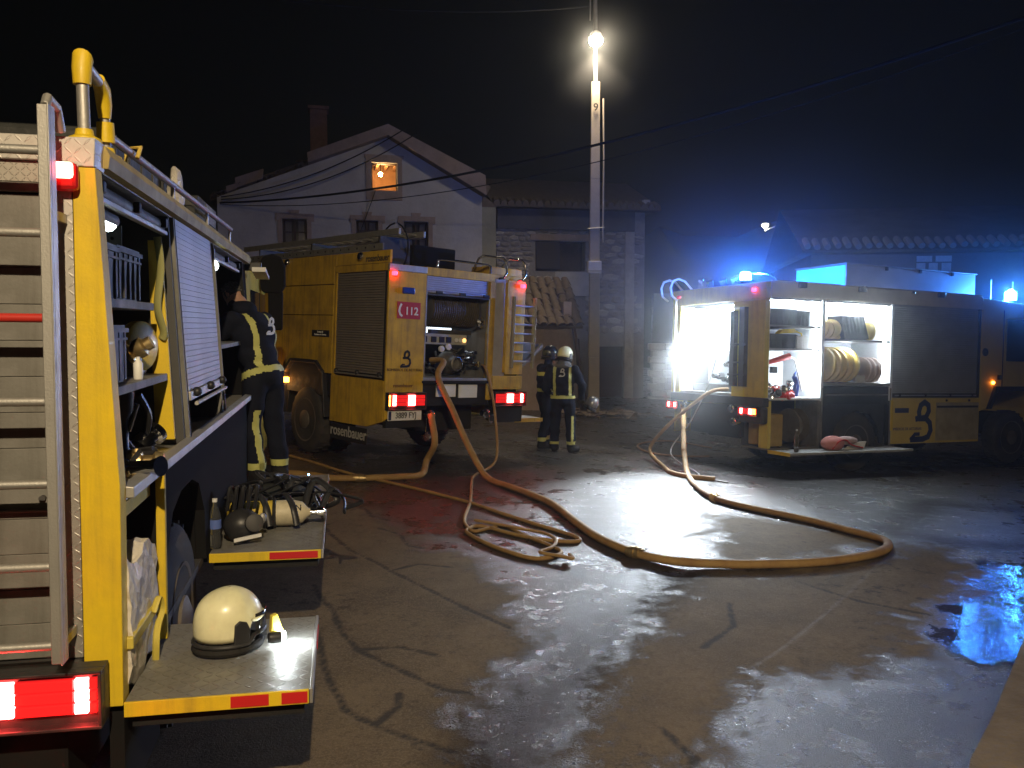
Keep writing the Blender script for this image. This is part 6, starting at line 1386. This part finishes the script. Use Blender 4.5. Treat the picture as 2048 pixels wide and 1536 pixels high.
# second firefighter in a dark helmet, facing right
J = dict(hip=(0,0,.92), chest=(0,.02,1.24), neck=(.0,.06,1.47), shL=(-.19,.02,1.39), shR=(.19,.02,1.39), elL=(-.24,.06,1.10), elR=(.24,.08,1.10), wrL=(-.14,.28,1.12), wrR=(.12,.30,1.14),
         knL=(-.10,.10,.48), knR=(.11,-.02,.48), anL=(-.11,.06,.085), anR=(.12,-.10,.085), toeL=(-.11,.24,.05), toeR=(.13,.07,.05), head=(0,.11,1.57))
gx2, gy2 = .57, 14.75
M3 = Matrix.Translation((gx2,gy2,gz(gx2,gy2))) @ Matrix.Rotation(R(-70),4,'Z')
f2, fb2 = firefighter(M3, 'firefighter in shiny black helmet facing right beside the truck ladder', J)
head(f2, (0,.11,1.60), 0, -8, hair=False)
for pr_, nm in ((lambda c, n: .99 < c[2] < 1.05 and abs(c[0]) < .22, 'waist_band'), (lambda c, n: 1.27 < c[2] < 1.33 and abs(c[0]) < .22, 'chest_band'), (lambda c, n: 1.05 < c[2] < 1.27 and -.05 < c[1] < .0 , 'back_stripe'), (lambda c, n: .14 < c[2] < .20, 'cuff_band')):
    band(fb2, nm, pr_, STR, f2)
hand(f2, (-.14,.29,1.12), (.2,1,.1), -1, mat('brown black glove', (.05,.04,.03))); hand(f2, (.12,.31,1.14), (-.2,1,.1), 1, mat('brown black glove', (.05,.04,.03)))
helmet(M3 @ Matrix.Translation((0,.10,1.535)) @ Matrix.Rotation(R(-6),4,'X'), 'shiny black helmet worn by the firefighter facing right', mat('black helmet shell', (.02,.02,.022), .12, coat=.8), 1.02)
# spare helmet carried low at the right of the cream-helmeted firefighter
helmet(M2 @ Matrix.Translation((.42,.42,.70)) @ Matrix.Rotation(R(30),4,'Y'), 'silver grey helmet hanging at the firefighter\'s right hand', mat('silver helmet', (.3,.3,.3), .2, .6), .95)
# broken roof tiles on the ground by the pole
rub = MB()
for k in range(120):
    x = 2.5+random.gauss(0,.55); y = 21.6+random.gauss(0,.5); z = gz(x,y); a = random.uniform(0,6.3)
    rub.obox((x,y,z+.03+random.uniform(0,.08)), (random.uniform(.08,.3),random.uniform(.05,.16),.03), rot('Z',math.degrees(a)) @ rot('X',random.uniform(-35,35)))
o = rub.build('rubble', mat('roof debris', (.2,.16,.13), .9, dirt=.6)); o['kind'] = 'stuff'
# ------------------------------------------------------------------ beacon and flood lights
light('POINT', 'beacon_light', (.53,.16,3.085), 1050, (.03,.16,1), .035, Cc)
light('POINT', 'beacon_light', (1.03,5.78,3.02), 480, (.03,.16,1), .04, Cc)
light('SPOT', 'floodlight_beam', (-.45,-.22,2.2), 3000, (.84,.93,1), .16, Cc, direction=(.69,-.56,-.50), spot=46, blend=1.)
light('POINT', 'locker_light', (-.3,.35,2.45), 420, (.74,.87,1), .10, Cc)
# ------------------------------------------------------------------ night haze
hz = bpy.data.materials.new('night haze'); hz.use_nodes = True; nt = hz.node_tree; nt.nodes.remove(nt.nodes['Principled BSDF'])
pv_ = nt.nodes.new('ShaderNodeVolumePrincipled'); pv_.inputs['Color'].default_value = (.8,.85,.9,1); pv_.inputs['Density'].default_value = .0015; pv_.inputs['Anisotropy'].default_value = .6
nt.links.new(pv_.outputs[0], nt.nodes['Material Output'].inputs['Volume'])
ho = MB().box(-46,56,-17,76,-3,15).build('haze', hz); ho['kind'] = 'stuff'

# drifting smoke round the right truck, plus a ball added for street lamp glow
sm_ = bpy.data.materials.new('drifting smoke'); sm_.use_nodes = True; nt = sm_.node_tree; nt.nodes.remove(nt.nodes['Principled BSDF'])
pv2 = nt.nodes.new('ShaderNodeVolumePrincipled'); pv2.inputs['Color'].default_value = (.85,.88,.92,1); pv2.inputs['Anisotropy'].default_value = .55
tc = nt.nodes.new('ShaderNodeTexCoord'); ln = nt.nodes.new('ShaderNodeVectorMath'); ln.operation = 'LENGTH'; nt.links.new(tc.outputs['Object'], ln.inputs[0])
mr_ = nt.nodes.new('ShaderNodeMapRange'); mr_.interpolation_type = 'SMOOTHSTEP'; mr_.inputs[1].default_value = 0; mr_.inputs[2].default_value = .98; mr_.inputs[3].default_value = 1; mr_.inputs[4].default_value = 0
nt.links.new(ln.outputs['Value'], mr_.inputs[0])
nz_ = nt.nodes.new('ShaderNodeTexNoise'); nz_.inputs['Scale'].default_value = 1.6; nz_.inputs['Detail'].default_value = 3; nt.links.new(tc.outputs['Object'], nz_.inputs['Vector'])
m1_ = nt.nodes.new('ShaderNodeMapRange'); m1_.inputs[1].default_value = .3; m1_.inputs[2].default_value = .7; m1_.inputs[3].default_value = .35; m1_.inputs[4].default_value = 1.5; nt.links.new(nz_.outputs[0], m1_.inputs[0])
m2_ = nt.nodes.new('ShaderNodeMath'); m2_.operation = 'MULTIPLY'; nt.links.new(mr_.outputs[0], m2_.inputs[0]); nt.links.new(m1_.outputs[0], m2_.inputs[1])
m3_ = nt.nodes.new('ShaderNodeMath'); m3_.operation = 'MULTIPLY'; m3_.inputs[1].default_value = .05; nt.links.new(m2_.outputs[0], m3_.inputs[0]); nt.links.new(m3_.outputs[0], pv2.inputs['Density'])
nt.links.new(pv2.outputs[0], nt.nodes['Material Output'].inputs['Volume'])
for loc, sc in (((4.0,14.0,2.4),(4.6,3.6,3.4)), ((9.6,15.6,2.6),(4.2,3.6,3.4)), ((2.1,21.2,8.8),(1.7,1.7,1.7))):
    o = MB().ball((0,0,0), 1, 24).build('smoke_glow', sm_); o.location = loc; o.scale = sc; o['kind'] = 'stuff'
try: S.cycles.volume_step_rate = 2.0; S.cycles.volume_max_steps = 96
except Exception: pass
